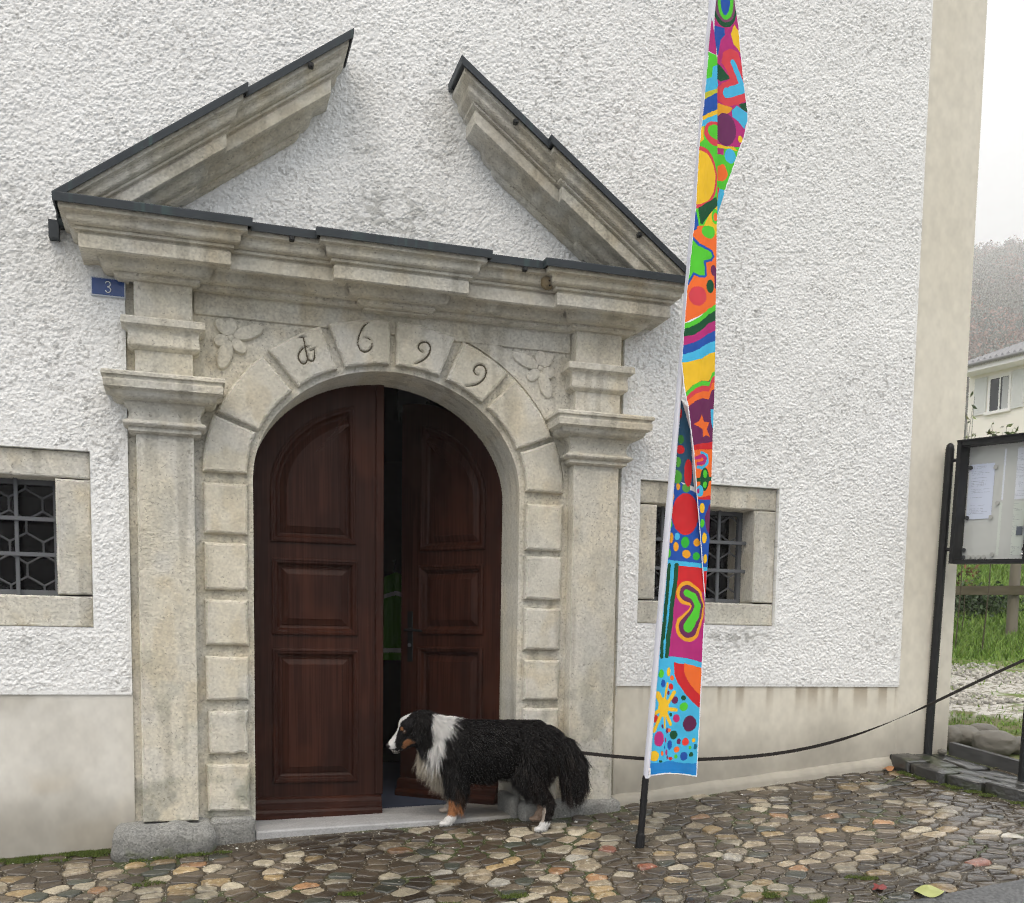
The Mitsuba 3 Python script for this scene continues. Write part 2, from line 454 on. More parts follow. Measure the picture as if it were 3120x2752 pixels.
# smooth normals on the plaster would lose its crumbs: it stays faceted at 7 mm
obj('historic_house__plinth', bx(-6.0, -1.283, -0.012, 0.3, -0.6, PZ - 0.012), 'render_beige')
obj('historic_house__plinth', bx(1.283, 3.19, -0.012, 0.3, -0.3, PZR - 0.012), 'render_beige')
tag('historic_house__plinth_001', 'beige plinth right of the portal, streaked under its ledge')
obj('historic_house__corner_band', cat([bx(3.18, 3.578, -0.0135, 0.3, -0.3, 7.6, 0.006)]), 'render_beige')
obj('historic_house__side_wall', cat([bx(3.25, 3.574, 0.3, 9.0, -0.3, 7.6), bx(-6.0, 3.25, 8.7, 9.0, -0.6, 7.6), bx(-6.0, -5.7, 0.3, 8.7, -0.6, 7.6)]), 'render_beige')
obj('historic_house__roof', prism_xz(Polygon([(-6.6, 7.6), (4.2, 7.6), (-1.2, 11.5)]), 0.05, 9.4), 'copper')
obj('historic_house__wall_foot', cat([moulding([(0.0, -0.2), (0.055, -0.2), (0.05, 0.02), (0.03, 0.045), (0.0, 0.05)], [(1.27, -0.01), (2.15, -0.01), (3.13, -0.01)])]), 'granite')
v = scene['historic_house__wall_foot']
foot = moulding([(0.0, -0.25), (0.06, -0.25), (0.052, 0.0), (0.03, 0.035), (0.0, 0.045)], [(x, -0.012) for x in np.linspace(1.27, 3.14, 40)])
fv = np.array(foot.vertices)
fv[:, 2] += np.interp(fv[:, 0], [1.27, 1.56, 2.15, 3.12], [0.085, 0.113, 0.172, 0.270]) + 0.014 * (meshkit.noise(fv * [9, 20, 3], 4) - 0.5)
fv[:, 1] -= 0.016 * (meshkit.noise(fv * [7, 1, 9], 6) - 0.5)
scene['historic_house__wall_foot'] = mikit.ply(trimesh.Trimesh(fv, foot.faces, process=False), 'render_beige', smooth=40)

# ---------------------------------------------------------------- windows in the wall
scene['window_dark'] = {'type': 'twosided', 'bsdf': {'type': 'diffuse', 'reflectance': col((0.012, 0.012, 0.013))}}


def window(outer, hole, seed, red):
    x0, x1, z0, z1 = outer
    a0, a1, c0, c1 = hole
    w = free('historic_house__window')
    tag(w, 'barred window in a weathered stone surround right of the portal' if seed else 'barred window in a stone surround left of the portal')
    e = 0.004
    # four stones round the opening: lintel, sill and two jambs
    for k, o in enumerate(([(x0, c1), (x1, c1 - 0.004), (x1, z1), (x0, z1)], [(x0, z0), (x1, z0), (x1, c0), (x0, c0)],
                           [(x0, c0 + e), (a0, c0 + e), (a0, c1 - e), (x0, c1 - e)], [(a1, c0 + e), (x1, c0 + e), (x1, c1 - e), (a1, c1 - e)])):
        obj(w + '__stone', rough_block(o, 0.30, 0.001 - 0.002 * (k % 2), 0.009, 0.025, 0.0015, seed=seed * 10 + k), 'limestone', smooth=40)
    # iron grille
    f = 0.012
    y = 0.135
    fr = cat([bx(a0, a1, y, y + 0.03, c0, c0 + 0.028), bx(a0, a1, y, y + 0.03, c1 - 0.024, c1), bx(a0, a0 + 0.024, y + 0.001, y + 0.031, c0, c1), bx(a1 - 0.024, a1, y + 0.001, y + 0.031, c0, c1)])
    obj(w + '__frame', fr, 'iron_grey')
    for zz in (c0 + (c1 - c0) * 0.352, c0 + (c1 - c0) * 0.655):
        obj(w + '__grille_bar', bx(a0 - 0.02, a1 + 0.015, 0.088, 0.102, zz - 0.010, zz + 0.010, 0.002), 'iron_grey')
    step = 0.183
    xx = (a1 - 0.170) if seed else (a1 - 0.185)
    while xx > a0 + 0.05:
        obj(w + '__grille_bar', bx(xx - 0.009, xx + 0.009, 0.102, 0.118, c0 - 0.012, c1 + 0.012, 0.002), 'iron_grey')
        xx -= step
    obj(w + '__pane', trimesh.Trimesh([(a0, 0.172, c0), (a1, 0.172, c0), (a1, 0.172, c1), (a0, 0.172, c1)], [[0, 1, 2], [0, 2, 3]], process=False), 'pane_glass')
    # hexagonal leading, in front of the pane
    hx, side, L = 0.150, 0.062, []
    pitch = side + hx / 2 * math.tan(math.radians(30))
    for r in range(-1, 9):
        for q in range(-1, 8):
            cx = a0 + 0.03 + hx * q + (hx / 2 if r % 2 else 0)
            cz = c0 + 0.02 + pitch * r
            top = (cx, cz + side / 2)
            segs = [((cx, cz - side / 2), top), (top, (cx - hx / 2, cz + pitch - side / 2)), (top, (cx + hx / 2, cz + pitch - side / 2))]
            for p, s in segs:
                p, s = np.array(p), np.array(s)
                t = np.linspace(0, 1, 9)
                ok = [tt for tt in t if a0 < p[0] + (s - p)[0] * tt < a1 and c0 < p[1] + (s - p)[1] * tt < c1]
                if len(ok) > 1:
                    u, v2 = p + (s - p) * ok[0], p + (s - p) * ok[-1]
                    L.append(tube([(u[0], 0.166, u[1]), ((u[0] + v2[0]) / 2, 0.166, (u[1] + v2[1]) / 2), (v2[0], 0.166, v2[1])], 0.0055, 5, False))
    obj(w + '__leading', cat(L), 'lead')
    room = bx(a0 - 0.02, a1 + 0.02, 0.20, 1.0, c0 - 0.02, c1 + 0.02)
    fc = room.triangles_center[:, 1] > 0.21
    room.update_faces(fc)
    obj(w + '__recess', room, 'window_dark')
    if red:
        obj(w + '__curtain', sheet(lambda U, V2: np.stack([U, 0.30 + 0.012 * np.sin(U * 70), V2], -1), np.linspace(*red[:2], 30), np.linspace(*red[2:], 4)), 'dark_red_thing')
    return w


window(WIN_L, (-2.17, -1.615, 1.178, 1.735), 0, None)
window(WIN_R, (1.520, 2.140, 1.240, 1.782), 1, (1.72, 1.95, 1.42, 1.58))

# ---------------------------------------------------------------- portal
th = np.linspace(0, math.pi, 65)
arch = lambda rx, rz, t=th: np.c_[rx * np.cos(t), 1.78 + rz * np.sin(t)]
opening = [(0.70, -0.6), *map(tuple, arch(0.70, 0.587)), (-0.70, -0.6)]
back = Polygon([(-1.284, -0.5), (1.284, -0.5), (1.284, 2.661), (-1.284, 2.661)]).difference(Polygon(opening).buffer(0))
P_ = H + '__portal'
obj(P_, prism_xz(back, 0.0, 0.32), 'limestone')
tag(P_, 'weathered limestone portal with pilasters, rusticated arch and broken pediment')
# the raised plain ring round the voussoirs and the panel edge above it
ring = Polygon(arch(1.055, 0.925)).buffer(0).difference(Polygon(arch(0.955, 0.85)).buffer(0)).intersection(sbox(-0.95, 1.79, 0.95, 2.62))
ring = ring if ring.geom_type == 'Polygon' else max(ring.geoms, key=lambda g: g.area)
obj(P_ + '__arch_ring', prism_xz(ring, -0.010, 0.02), 'limestone')
obj(P_ + '__panel_edge', bx(-0.972, 0.972, -0.0125, 0.02, 2.550, 2.655, 0.003), 'limestone')
# jamb blocks
zb_blocks = [(0.108, 0.353), (0.392, 0.633), (0.672, 0.898), (0.947, 1.180), (1.222, 1.462), (1.498, 1.752)]
sd = 20
for s in (-1, 1):
    for z0, z1 in zb_blocks:
        dz = -0.012 if s > 0 and z0 > 1.4 else 0.0
        o = [(s * 0.726, z0 + dz), (s * 0.940, z0 + dz), (s * 0.943, z1 + dz), (s * 0.726, z1 + dz)]
        worn = 1.0 + 2.2 * (s < 0 and 0.3 < z0 < 0.5)
        obj(P_ + '__block', rough_block(o, 0.02, -0.036, 0.014, 0.018, 0.0026 * worn, seed=sd, wob=0.0034 * worn), 'limestone', smooth=40)
        sd += 1
# voussoirs
inner = lambda a: (0.726 * math.cos(a), 1.78 + 0.612 * math.sin(a))
outer = lambda a: (0.943 * math.cos(a), 1.78 + 0.838 * math.sin(a))
# joints as (angle on the inner ellipse, angle on the outer ellipse)
ang = lambda x, r: math.acos(x / r)
J = [(0.0, 0.0), (ang(0.677, .726), ang(0.882, .943)), (ang(0.490, .726), ang(0.640, .943)), (ang(0.262, .726), ang(0.350, .943)), (math.pi / 2, math.pi / 2)]
GLYPHS = {
    3: [[(-0.465, 2.484), (-0.452, 2.48), (-0.444, 2.447), (-0.436, 2.403), (-0.427, 2.38), (-0.411, 2.374), (-0.399, 2.388), (-0.399, 2.431)],
        [(-0.43, 2.439), (-0.444, 2.44), (-0.462, 2.424), (-0.476, 2.399), (-0.475, 2.377), (-0.462, 2.361), (-0.446, 2.359), (-0.434, 2.376), (-0.43, 2.398)],
        [(-0.472, 2.482), (-0.444, 2.487)], [(-0.418, 2.424), (-0.395, 2.436)]],
    4: [[(-0.128, 2.587), (-0.148, 2.573), (-0.165, 2.545), (-0.178, 2.506), (-0.178, 2.473), (-0.167, 2.453), (-0.145, 2.445), (-0.122, 2.456), (-0.109, 2.476), (-0.113, 2.5), (-0.128, 2.513), (-0.146, 2.514)]],
    5: [[(0.154, 2.472), (0.139, 2.481), (0.132, 2.496), (0.139, 2.513), (0.16, 2.524), (0.182, 2.521), (0.194, 2.504), (0.192, 2.479), (0.175, 2.449), (0.145, 2.425), (0.114, 2.41)]],
    6: [[(0.454, 2.384), (0.437, 2.39), (0.429, 2.405), (0.437, 2.424), (0.458, 2.437), (0.481, 2.433), (0.495, 2.415), (0.493, 2.386), (0.474, 2.357), (0.44, 2.334), (0.386, 2.322)]],
}
SAID = {3: 'voussoir with the carved old-style figure 1', 4: 'voussoir with the carved figure 6', 5: 'voussoir with the first carved 9, right of the crown joint', 6: 'voussoir with the second carved 9, farther right'}


def smooth_line(p, n=6):
    p = np.array(p, float)
    if len(p) < 3:
        return p
    t = np.arange(len(p))
    from scipy.interpolate import CubicSpline
    return CubicSpline(t, p)(np.linspace(0, len(p) - 1, (len(p) - 1) * n + 1))


def seg_dist(g, line):
    d = np.full(len(g), 9.0)
    for a, b in zip(line[:-1], line[1:]):
        ab = b - a
        t = np.clip(((g - a) @ ab) / (ab @ ab + 1e-12), 0, 1)
        d = np.minimum(d, np.linalg.norm(g - a - t[:, None] * ab, axis=1))
    return d


hw = 0.017
spans = []
for i in range(4):
    spans.append((J[i], J[i + 1], 1))
for i in range(3, -1, -1):
    spans.append((J[i], J[i + 1], -1))
# order along the arch from the left foot to the right foot
order = [(0, -1), (1, -1), (2, -1), (3, -1), (3, 1), (2, 1), (1, 1), (0, 1)]
for k, (i, s) in enumerate(order):
    (ia, oa), (ib, ob) = J[i], J[i + 1]
    g0 = 0.0 if i == 0 else hw
    g1 = hw * (0.7 if i == 3 else 1.0)
    ta = np.linspace(ia + g0 / 0.66, ib - g1 / 0.66, 14)
    to = np.linspace(ob - g1 / 0.89, oa + g0 / 0.89, 14)
    pts = [inner(a) for a in ta] + [outer(a) for a in to]
    if i == 0:
        pts = [(x, z + 0.018) for x, z in pts]
    pts = [(s * x, z) for x, z in pts]
    carve, lines = None, []
    no = {2: 3, 3: 4, 4: 5, 5: 6}.get(k)
    if no:
        lines = [smooth_line(l) for l in GLYPHS[no]]

        def carve(g, lines=lines):
            d = np.min([seg_dist(g, l) for l in lines], axis=0)
            return 0.009 * np.clip((0.0085 - d) / 0.004, 0, 1)
    key = obj(P_ + '__voussoir', rough_block(pts, 0.02, -0.036, 0.012, 0.0045 if no else 0.018, 0.0018, seed=60 + k, carve=carve, wob=0.0032), 'limestone', smooth=40)
    if no:
        tag(key, SAID[no])
        ribs = []
        for l in lines:
            t = np.gradient(l, axis=0)
            t /= np.linalg.norm(t, axis=1, keepdims=True) + 1e-9
            nn = np.c_[-t[:, 1], t[:, 0]]
            w = 0.0042 * np.clip(np.minimum(np.arange(len(l)), np.arange(len(l))[::-1]) / 5.0, 0.35, 1)[:, None]
            A, B = l + nn * w, l - nn * w
            V = np.vstack([np.c_[A[:, 0], np.full(len(l), -0.0285), A[:, 1]], np.c_[B[:, 0], np.full(len(l), -0.0285), B[:, 1]]])
            q = len(l)
            ribs.append(trimesh.Trimesh(V, [f for j in range(q - 1) for f in ([j, j + 1, q + j + 1], [j, q + j + 1, q + j])], process=False))
        obj(P_ + '__lettering', cat(ribs), 'glyph_dark')
tag(P_ + '__lettering', 'weathered dark bottoms of the carved date 1699')

# flowers in the spandrels
def flower(cx, cz, s):
    ms = []
    for a, l, w in ((22, 0.16, 0.034), (88, 0.085, 0.030), (128, 0.095, 0.028), (200, 0.072, 0.030), (252, 0.15, 0.036), (318, 0.085, 0.030)):
        a = math.radians(a if s < 0 else 180 - a)
        m = trimesh.creation.icosphere(subdivisions=3)
        v = np.array(m.vertices)
        v[:, 1] = 0.020 * np.clip(v[:, 1] * 2.6, -1, 1) + 0.003 * v[:, 1]
        v *= [l / 2, 1, w]
        v[:, 0] += l / 2 + 0.012
        c, q = math.cos(a), math.sin(a)
        ms.append(trimesh.Trimesh(np.c_[cx + c * v[:, 0] - q * v[:, 2], v[:, 1], cz + q * v[:, 0] + c * v[:, 2]], m.faces if s < 0 or True else m.faces[:, ::-1], process=False))
    m = trimesh.creation.icosphere(subdivisions=2)
    ms.append(trimesh.Trimesh(m.vertices * [0.022, 0.022, 0.022] + [cx, -0.004, cz], m.faces, process=False))
    return cat(ms)


for s in (-1, 1):
    k = obj(P_ + '__flower', flower(s * 0.803, 2.452, s), 'limestone', smooth=True)

# pilasters, capitals
for s in (-1, 1):
    a, b = sorted((s * 0.978, s * 1.245))
    obj(P_ + '__pilaster', rough_block([(a, 0.075), (b, 0.075), (b, 1.96), (a, 1.96)], 0.02, -0.082, 0.006, 0.03, 0.0012, seed=90 + s), 'limestone', smooth=40)
    obj(P_ + '__pilaster', rough_block([(a, 2.19), (b, 2.19), (b, 2.665), (a, 2.665)], 0.02, -0.081, 0.006, 0.03, 0.001, seed=95 + s), 'limestone', smooth=40)
    path = [(a, 0.02), (a, -0.08), (b, -0.08), (b, 0.02)]
    cap = [(-0.02, 2.206), (0.136, 2.206), (0.141, 2.200), (0.141, 2.186), (0.130, 2.182), (0.128, 2.172), (0.134, 2.164), (0.131, 2.134), (0.117, 2.129)] \
        + arc(0.106, 2.124, 0.062, 2.092, 0.25) + [(0.050, 2.091), (0.049, 2.082)] + arc(0.046, 2.080, 0.034, 2.008, -0.16, 9) \
        + arc(0.044, 2.005, 0.044, 1.977, 0.42, 9) + [(0.032, 1.976), (0.032, 1.957), (0.014, 1.949), (-0.02, 1.949)]
    obj(P_ + '__capital', moulding(cap, path), 'limestone', smooth=25)
    small = [(-0.02, 2.478), (0.050, 2.478), (0.055, 2.473), (0.056, 2.444), (0.050, 2.439)] + arc(0.046, 2.437, 0.026, 2.400, -0.22, 6) + [(0.029, 2.358), (0.026, 2.352), (0.006, 2.338), (-0.02, 2.338)]
    obj(P_ + '__necking', moulding(small, path), 'limestone', smooth=25)

# entablature: cornice with three projecting pieces, and the broken pediment's two raking cornices
ZT = 2.905
prof = [(-0.02, ZT - 0.012), (0.240, ZT - 0.020), (0.252, ZT - 0.032), (0.252, ZT - 0.054)] + arc(0.244, ZT - 0.057, 0.222, ZT - 0.078, -0.22, 6) + arc(0.222, ZT - 0.078, 0.204, ZT - 0.102, 0.24, 7)[1:] \
    + [(0.190, ZT - 0.103), (0.193, ZT - 0.105), (0.193, ZT - 0.117), (0.172, ZT - 0.120), (0.170, ZT - 0.128), (0.179, ZT - 0.131), (0.178, ZT - 0.188), (0.172, ZT - 0.192), (0.112, ZT - 0.184), (0.104, ZT - 0.190)] \
    + arc(0.100, ZT - 0.196, 0.052, ZT - 0.228, 0.25, 7) + [(0.042, ZT - 0.229), (0.042, ZT - 0.242), (0.024, ZT - 0.254), (-0.02, ZT - 0.254)]
cover = [(-0.02, ZT + 0.020), (0.252, ZT + 0.002), (0.272, ZT), (0.274, ZT - 0.004), (0.272, ZT - 0.038), (0.266, ZT - 0.038), (0.266, ZT - 0.008), (-0.02, ZT - 0.006)]
path = [(-1.285, 0.02), (-1.285, -0.075), (-0.985, -0.075), (-0.985, -0.025), (-0.150, -0.025), (-0.150, -0.075), (0.160, -0.075), (0.160, -0.025), (0.985, -0.025), (0.985, -0.075), (1.265, -0.075), (1.265, 0.02)]
obj(P_ + '__cornice', moulding(prof, path), 'limestone', smooth=25)
obj(P_ + '__flashing', cat([moulding(cover, path), bx(-1.606, -1.562, -0.075, -0.012, ZT - 0.10, ZT - 0.022), bx(-1.562, -1.535, -0.16, -0.012, ZT - 0.045, ZT + 0.03)]), 'copper')
SL = 0.711


def rake(profile, s):
    e = -0.515 if s < 0 else -0.552
    p = [(-1.285, 0.02), (-1.285, -0.075), (-1.0, -0.075), (-1.0, -0.025), (e, -0.025), (e, 0.02)]
    m = moulding(profile, p)
    v = np.array(m.vertices)
    v[:, 2] += SL * (v[:, 0] + 1.535) + 0.014
    f = m.faces
    if s > 0:
        v[:, 0] *= -1
        v[:, 0] -= 0.0
        f = f[:, ::-1]
    m = trimesh.Trimesh(v, f, process=False)
    return trimesh.intersections.slice_mesh_plane(m, [0, 0, 1], [0, 0, ZT - 0.02], cap=False)


for s in (-1, 1):
    obj(P_ + '__raking_cornice', rake(prof, s), 'limestone', smooth=25)
    obj(P_ + '__flashing', rake(cover, s), 'copper')
obj(P_ + '__frieze', bx(-0.158, 0.168, -0.078, 0.02, 2.641, 2.70, 0.004), 'limestone')
for (x, y, z) in ((-0.53, -0.300, ZT - 0.052), (0.62, -0.300, ZT - 0.052), (-0.44, -0.300, ZT + SL * 1.095 - 0.045), (0.56, -0.300, ZT + SL * 0.975 - 0.05), (1.22, -0.345, ZT + SL * 0.315 - 0.05)):
    obj(P_ + '__flashing_clip', bx(x - 0.012, x + 0.012, y, y + 0.03, z - 0.008, z + 0.014, 0.004), 'iron_black')

# foot stones of the portal
def lump(x0, x1, y0, y1, z0, z1, seed, r=0.05, amp=0.012):
    c = manifold3d.Manifold.batch_hull([manifold3d.Manifold.sphere(r, 16).translate(p) for p in
                                        [(x, y, z) for x in (x0 + r, x1 - r) for y in (y0 + r, y1 - r) for z in (z0 + r, z1 - r)]]).refine_to_length(0.022)
    me = c.to_mesh()
    v = np.array(me.vert_properties[:, :3], float)
    n = trimesh.Trimesh(v, me.tri_verts, process=False).vertex_normals
    v += n * ((meshkit.fbm(v * 14, 3, seed) - 0.5) * 2 * amp)[:, None]
    return trimesh.Trimesh(v, me.tri_verts, process=False)


obj(P_ + '__foot_stone', lump(-1.385, -0.900, -0.185, 0.05, -0.22, 0.070, 1, 0.066, 0.020), 'granite', smooth=True)
obj(P_ + '__foot_stone', lump(-0.925, -0.706, -0.085, 0.05, -0.2, 0.080, 2, 0.02, 0.006), 'granite', smooth=True)
obj(P_ + '__foot_stone', lump(0.700, 1.290, -0.135, 0.05, -0.2, 0.122, 3, 0.035, 0.008), 'granite', smooth=True)
obj(P_ + '__foot_stone', lump(0.655, 0.708, -0.070, 0.20, -0.2, 0.150, 4, 0.022, 0.005), 'granite', smooth=True)
# threshold, following the sloping street
thr = lump(-0.705, 0.70, -0.062, 0.62, -0.3, 0.0, 5, 0.012, 0.0015)
tv = np.array(thr.vertices)
tv[:, 2] += 0.008 + 0.026 * (tv[:, 0] + 0.7)
obj(H + '__threshold', trimesh.Trimesh(tv, thr.faces, process=False), 'sill_stone', smooth=True)

# ---------------------------------------------------------------- the two door leaves
W_ = 0.70


def inset(ring, d):
    ring = np.asarray(ring, float)
    a, b, c = np.roll(ring, 1, 0), ring, np.roll(ring, -1, 0)
    t1, t2 = b - a, c - b
    t1 /= np.linalg.norm(t1, axis=1, keepdims=True)
    t2 /= np.linalg.norm(t2, axis=1, keepdims=True)
    n1, n2 = np.c_[-t1[:, 1], t1[:, 0]], np.c_[-t2[:, 1], t2[:, 0]]
    return b + (n1 + n2) / (1 + np.sum(n1 * n2, 1, keepdims=True)) * d


def panel_mesh(ring):
    prof = [(-0.003, 0.012), (0.0, -0.012), (0.004, -0.015), (0.012, -0.016), (0.017, -0.010), (0.024, -0.010), (0.030, -0.004), (0.036, 0.012), (0.046, 0.019), (0.052, 0.020), (0.056, 0.016), (0.084, 0.004), (0.087, 0.001)]
    n = len(ring)
    V, F = [], []
    for o, y in prof:
        r = inset(ring, o)
        V.append(np.c_[r[:, 0], np.full(n, y), r[:, 1]])
    for i in range(len(prof) - 1):
        for j in range(n):
            a, b = i * n + j, i * n + (j + 1) % n
            F += [[a, b, b + n], [a, b + n, a + n]]
    c = V[-1].mean(0)
    k = len(prof) * n
    V.append(c[None])
    for j in range(n):
        F.append([k - n + j, k - n + (j + 1) % n, k])
    return trimesh.Trimesh(np.vstack(V), np.array(F), process=False)


def leaf_rings():
    t = np.linspace(math.acos(-0.148 / 0.597), math.acos(-0.590 / 0.597), 18)
    arch_top = [(0.70 + 0.597 * math.cos(a), 1.78 + 0.481 * math.sin(a)) for a in t]
    up = [(0.105, 1.506), (0.562, 1.506), *arch_top, (0.105, 1.80)]
    return [np.array(up), np.array([(0.111, 1.012), (0.571, 1.012), (0.571, 1.4225), (0.111, 1.4225)]), np.array([(0.111, 0.203), (0.576, 0.203), (0.576, 0.937), (0.111, 0.937)])]


def door_leaf(name, place, mirror, label, handle):
    d = free(name)
    tag(d, label)

    def put(key, m, bsdf, smooth=False):
        uv = np.c_[m.vertices[:, 0], m.vertices[:, 2]] + (3.0 if mirror else 0.0)
        if bsdf == 'oiled_wood_rail':
            uv = uv[:, ::-1]
            bsdf = 'oiled_wood'
        v = np.array(m.vertices)
        f = m.faces
        if mirror:
            v[:, 0] *= -1
            f = f[:, ::-1]
        v = place(v)
        return obj(key, trimesh.Trimesh(v, f, process=False), bsdf, smooth=smooth, uv=uv if bsdf == 'oiled_wood' else None)
    t = np.linspace(math.pi / 2, math.pi, 30)
    out = [(-0.012, 0.022), (0.70, 0.022), *[(0.70 + 0.712 * math.cos(a), 1.78 + 0.602 * math.sin(a)) for a in t]]
    rings = leaf_rings()
    slabp = Polygon(out).buffer(0).difference(Polygon(inset(rings[0], 0.03)).union(Polygon(inset(rings[1], 0.03))).union(Polygon(inset(rings[2], 0.03))))
    put(d, prism_xz(slabp, 0.0, 0.055), 'oiled_wood')
    for r in rings:
        put(d + '__panel', panel_mesh(r), 'oiled_wood')
    for z0, z1, r in ((0.95, 1.0, 0), (1.435, 1.494, 0)):
        pass
    kick = [(0.0, 0.012), (-0.052, 0.012), (-0.054, 0.046), (-0.046, 0.060), (-0.034, 0.066), (-0.033, 0.098), (-0.026, 0.116), (-0.012, 0.126), (0.0, 0.128)]
    kp = Polygon([(-y, z) for y, z in kick])
    km = trimesh.creation.extrude_polygon(kp, 0.708, engine='earcut')
    kv = np.array(km.vertices)
    put(d + '__kick_board', trimesh.Trimesh(np.c_[-0.005 + kv[:, 2], -kv[:, 0], kv[:, 1]], km.faces, process=False), 'oiled_wood_rail')
    if not handle:
        put(d + '__cover_strip', cat([bx(0.668, 0.712, -0.016, 0.0, 0.13, 2.378, 0.004)]), 'oiled_wood')
    else:
        put(d + '__lock_plate', bx(0.612, 0.650, -0.006, 0.001, 0.845, 1.150, 0.002), 'iron_black')
        put(d + '__handle', cat([tube([(0.63, 0.0, 1.035), (0.63, -0.055, 1.035)], 0.009, 10), tube([(0.637, -0.055, 1.035), (0.58, -0.060, 1.036), (0.51, -0.055, 1.03)], [0.009, 0.009, 0.008], 10)]), 'iron_black', smooth=40)
        put(d + '__keyhole', tube([(0.632, -0.004, 0.945), (0.632, -0.011, 0.945)], 0.012, 14), 'iron_grey')
    return d


door_leaf(H + '__door', lambda v: v + [-0.70, 0.30, 0.0], False, 'closed dark wooden door leaf with three moulded panels', False)
ca, sa = math.cos(math.radians(-47.0)), math.sin(math.radians(-47.0))
door_leaf(H + '__door', lambda v: np.c_[ca * v[:, 0] - sa * (v[:, 1] - 0.0) + 0.70, sa * v[:, 0] + ca * v[:, 1] + 0.335, v[:, 2] + 0.02], True, 'door leaf standing ajar, opened inwards', True)

# the hall behind the door
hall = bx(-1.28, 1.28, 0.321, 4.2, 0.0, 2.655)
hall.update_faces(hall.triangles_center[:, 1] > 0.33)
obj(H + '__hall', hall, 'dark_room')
matm = bx(-0.62, 1.1, 0.42, 2.6, 0.0, 0.042)
obj('door_mat', matm, 'mat_blue')
tag('door_mat', 'dark blue entrance matting just inside the open door', 'door mat')
plain('pale_box', (0.32, 0.34, 0.33), 0.6)
obj('wall_box', cat([bx(0.29, 0.47, 1.30, 1.36, 2.47, 2.60, 0.006), bx(0.285, 0.293, 1.29, 1.30, 2.40, 2.655), bx(0.478, 0.486, 1.29, 1.30, 2.40, 2.655)]), 'pale_box')
tag('wall_box', 'pale flat box hanging between two rods high inside the doorway', 'box')
plain('vest_green', (0.06, 0.19, 0.012), 0.85)
plain('vest_band', (0.45, 0.45, 0.42), 0.4)


def vest_pt(U, V):
    x = 0.335 + U * (0.17 - 0.04 * V) + 0.0 * V
    y = 1.66 + 0.05 * np.cos(U * 2.2) * -1 + 0.012 * np.sin(U * 17 + V * 2)
    return np.stack([x, y, 1.46 - 0.60 * (1 - V) - 0.06 * np.abs(U) * V], -1)


V_ = tag('safety_vest', 'green high-visibility vest hanging in the dark hall behind the door', 'vest')
obj('safety_vest__body', sheet(vest_pt, np.linspace(-1, 1, 40), np.linspace(0, 1, 24)), 'vest_green', smooth=True)
for a, b in ((0.09, 0.14), (0.74, 0.79)):
    obj('safety_vest__reflective_band', sheet(lambda U, V: vest_pt(U, V) - [0, 0.004, 0], np.linspace(-1, 1, 40), np.linspace(a, b, 4)), 'vest_band', smooth=True)
obj('safety_vest__hanger', tube([(0.335, 1.66, 1.45), (0.335, 1.66, 1.52), (0.345, 1.68, 1.55), (0.335, 1.72, 1.54)], 0.004, 6), 'iron_grey')

# house number plate
N_ = tag('house_number_plate', 'small blue enamel plate with white border and number 3', 'house number')
nx0, nx1, nz0, nz1, ny = -1.434, -1.281, 2.578, 2.664, -0.034
obj('house_number_plate__border', bx(nx0, nx1, ny - 0.003, ny + 0.02, nz0, nz1, 0.0015), 'enamel_white')
obj('house_number_plate__field', bx(nx0 + 0.006, nx1 - 0.006, ny - 0.0045, ny, nz0 + 0.006, nz1 - 0.006), 'enamel_blue')
three = smooth_line([(-0.011, 0.016), (-0.004, 0.024), (0.006, 0.023), (0.011, 0.014), (0.006, 0.004), (-0.002, 0.001), (0.008, -0.004), (0.012, -0.014), (0.006, -0.023), (-0.004, -0.024), (-0.011, -0.016)])
obj('house_number_plate__figure', tube([(nx0 + 0.076 + x, ny - 0.005, (nz0 + nz1) / 2 + z) for x, z in three], 0.0036, 6, flat=0.6), 'enamel_figure')

# a potter wasp's nest under the flashing
plain('mud', (0.21, 0.165, 0.10), 0.95)
plain('black_hole', (0.01, 0.01, 0.01), 0.95)
nest = trimesh.creation.icosphere(subdivisions=3)
nv = nest.vertices * [0.034, 0.024, 0.034]
nv += nest.vertex_normals * (0.008 * (meshkit.noise(nest.vertices * 6, 3) - 0.5))[:, None]
nc = np.array([0.752, -0.245, 2.818])
tag('wasp_nest', 'round mud wasp nest stuck under the cornice flashing, right side', 'wasp nest')
obj('wasp_nest__mud', trimesh.Trimesh(nv + nc, nest.faces, process=False), 'mud', smooth=True)
for dx, dz in ((0.004, 0.004), (0.008, -0.018)):
    m = trimesh.creation.icosphere(subdivisions=2)
    obj('wasp_nest__hole', trimesh.Trimesh(m.vertices * [0.004, 0.006, 0.005] + nc + [dx, -0.0225, dz], m.faces, process=False), 'black_hole', smooth=True)

# ================================================================ the street
GX = [-8, -4, -3, -1.9, -0.7, 0.69, 1.56, 2.15, 3.12, 3.7, 5, 12]
GZ = [-0.45, -0.22, -0.15, -0.093, -0.02, 0.040, 0.108, 0.168, 0.267, 0.30, 0.30, 0.35]


def ground(x, y):
    x, y = np.asarray(x, float), np.asarray(y, float)
    zb = sum(np.interp(x + o, GX, GZ) for o in (-0.3, -0.1, 0.1, 0.3)) / 4
    return zb + np.where(y > -3, 0.18 * y, -0.54 + 0.06 * (y + 3))


def platform(x, y):
    return 0.340 + 0.17 * np.asarray(y, float) + 0 * np.asarray(x, float)


def wet_bump(p, n, uv):
    return fb(p.x * 70, p.y * 70, p.z * 70, 3)


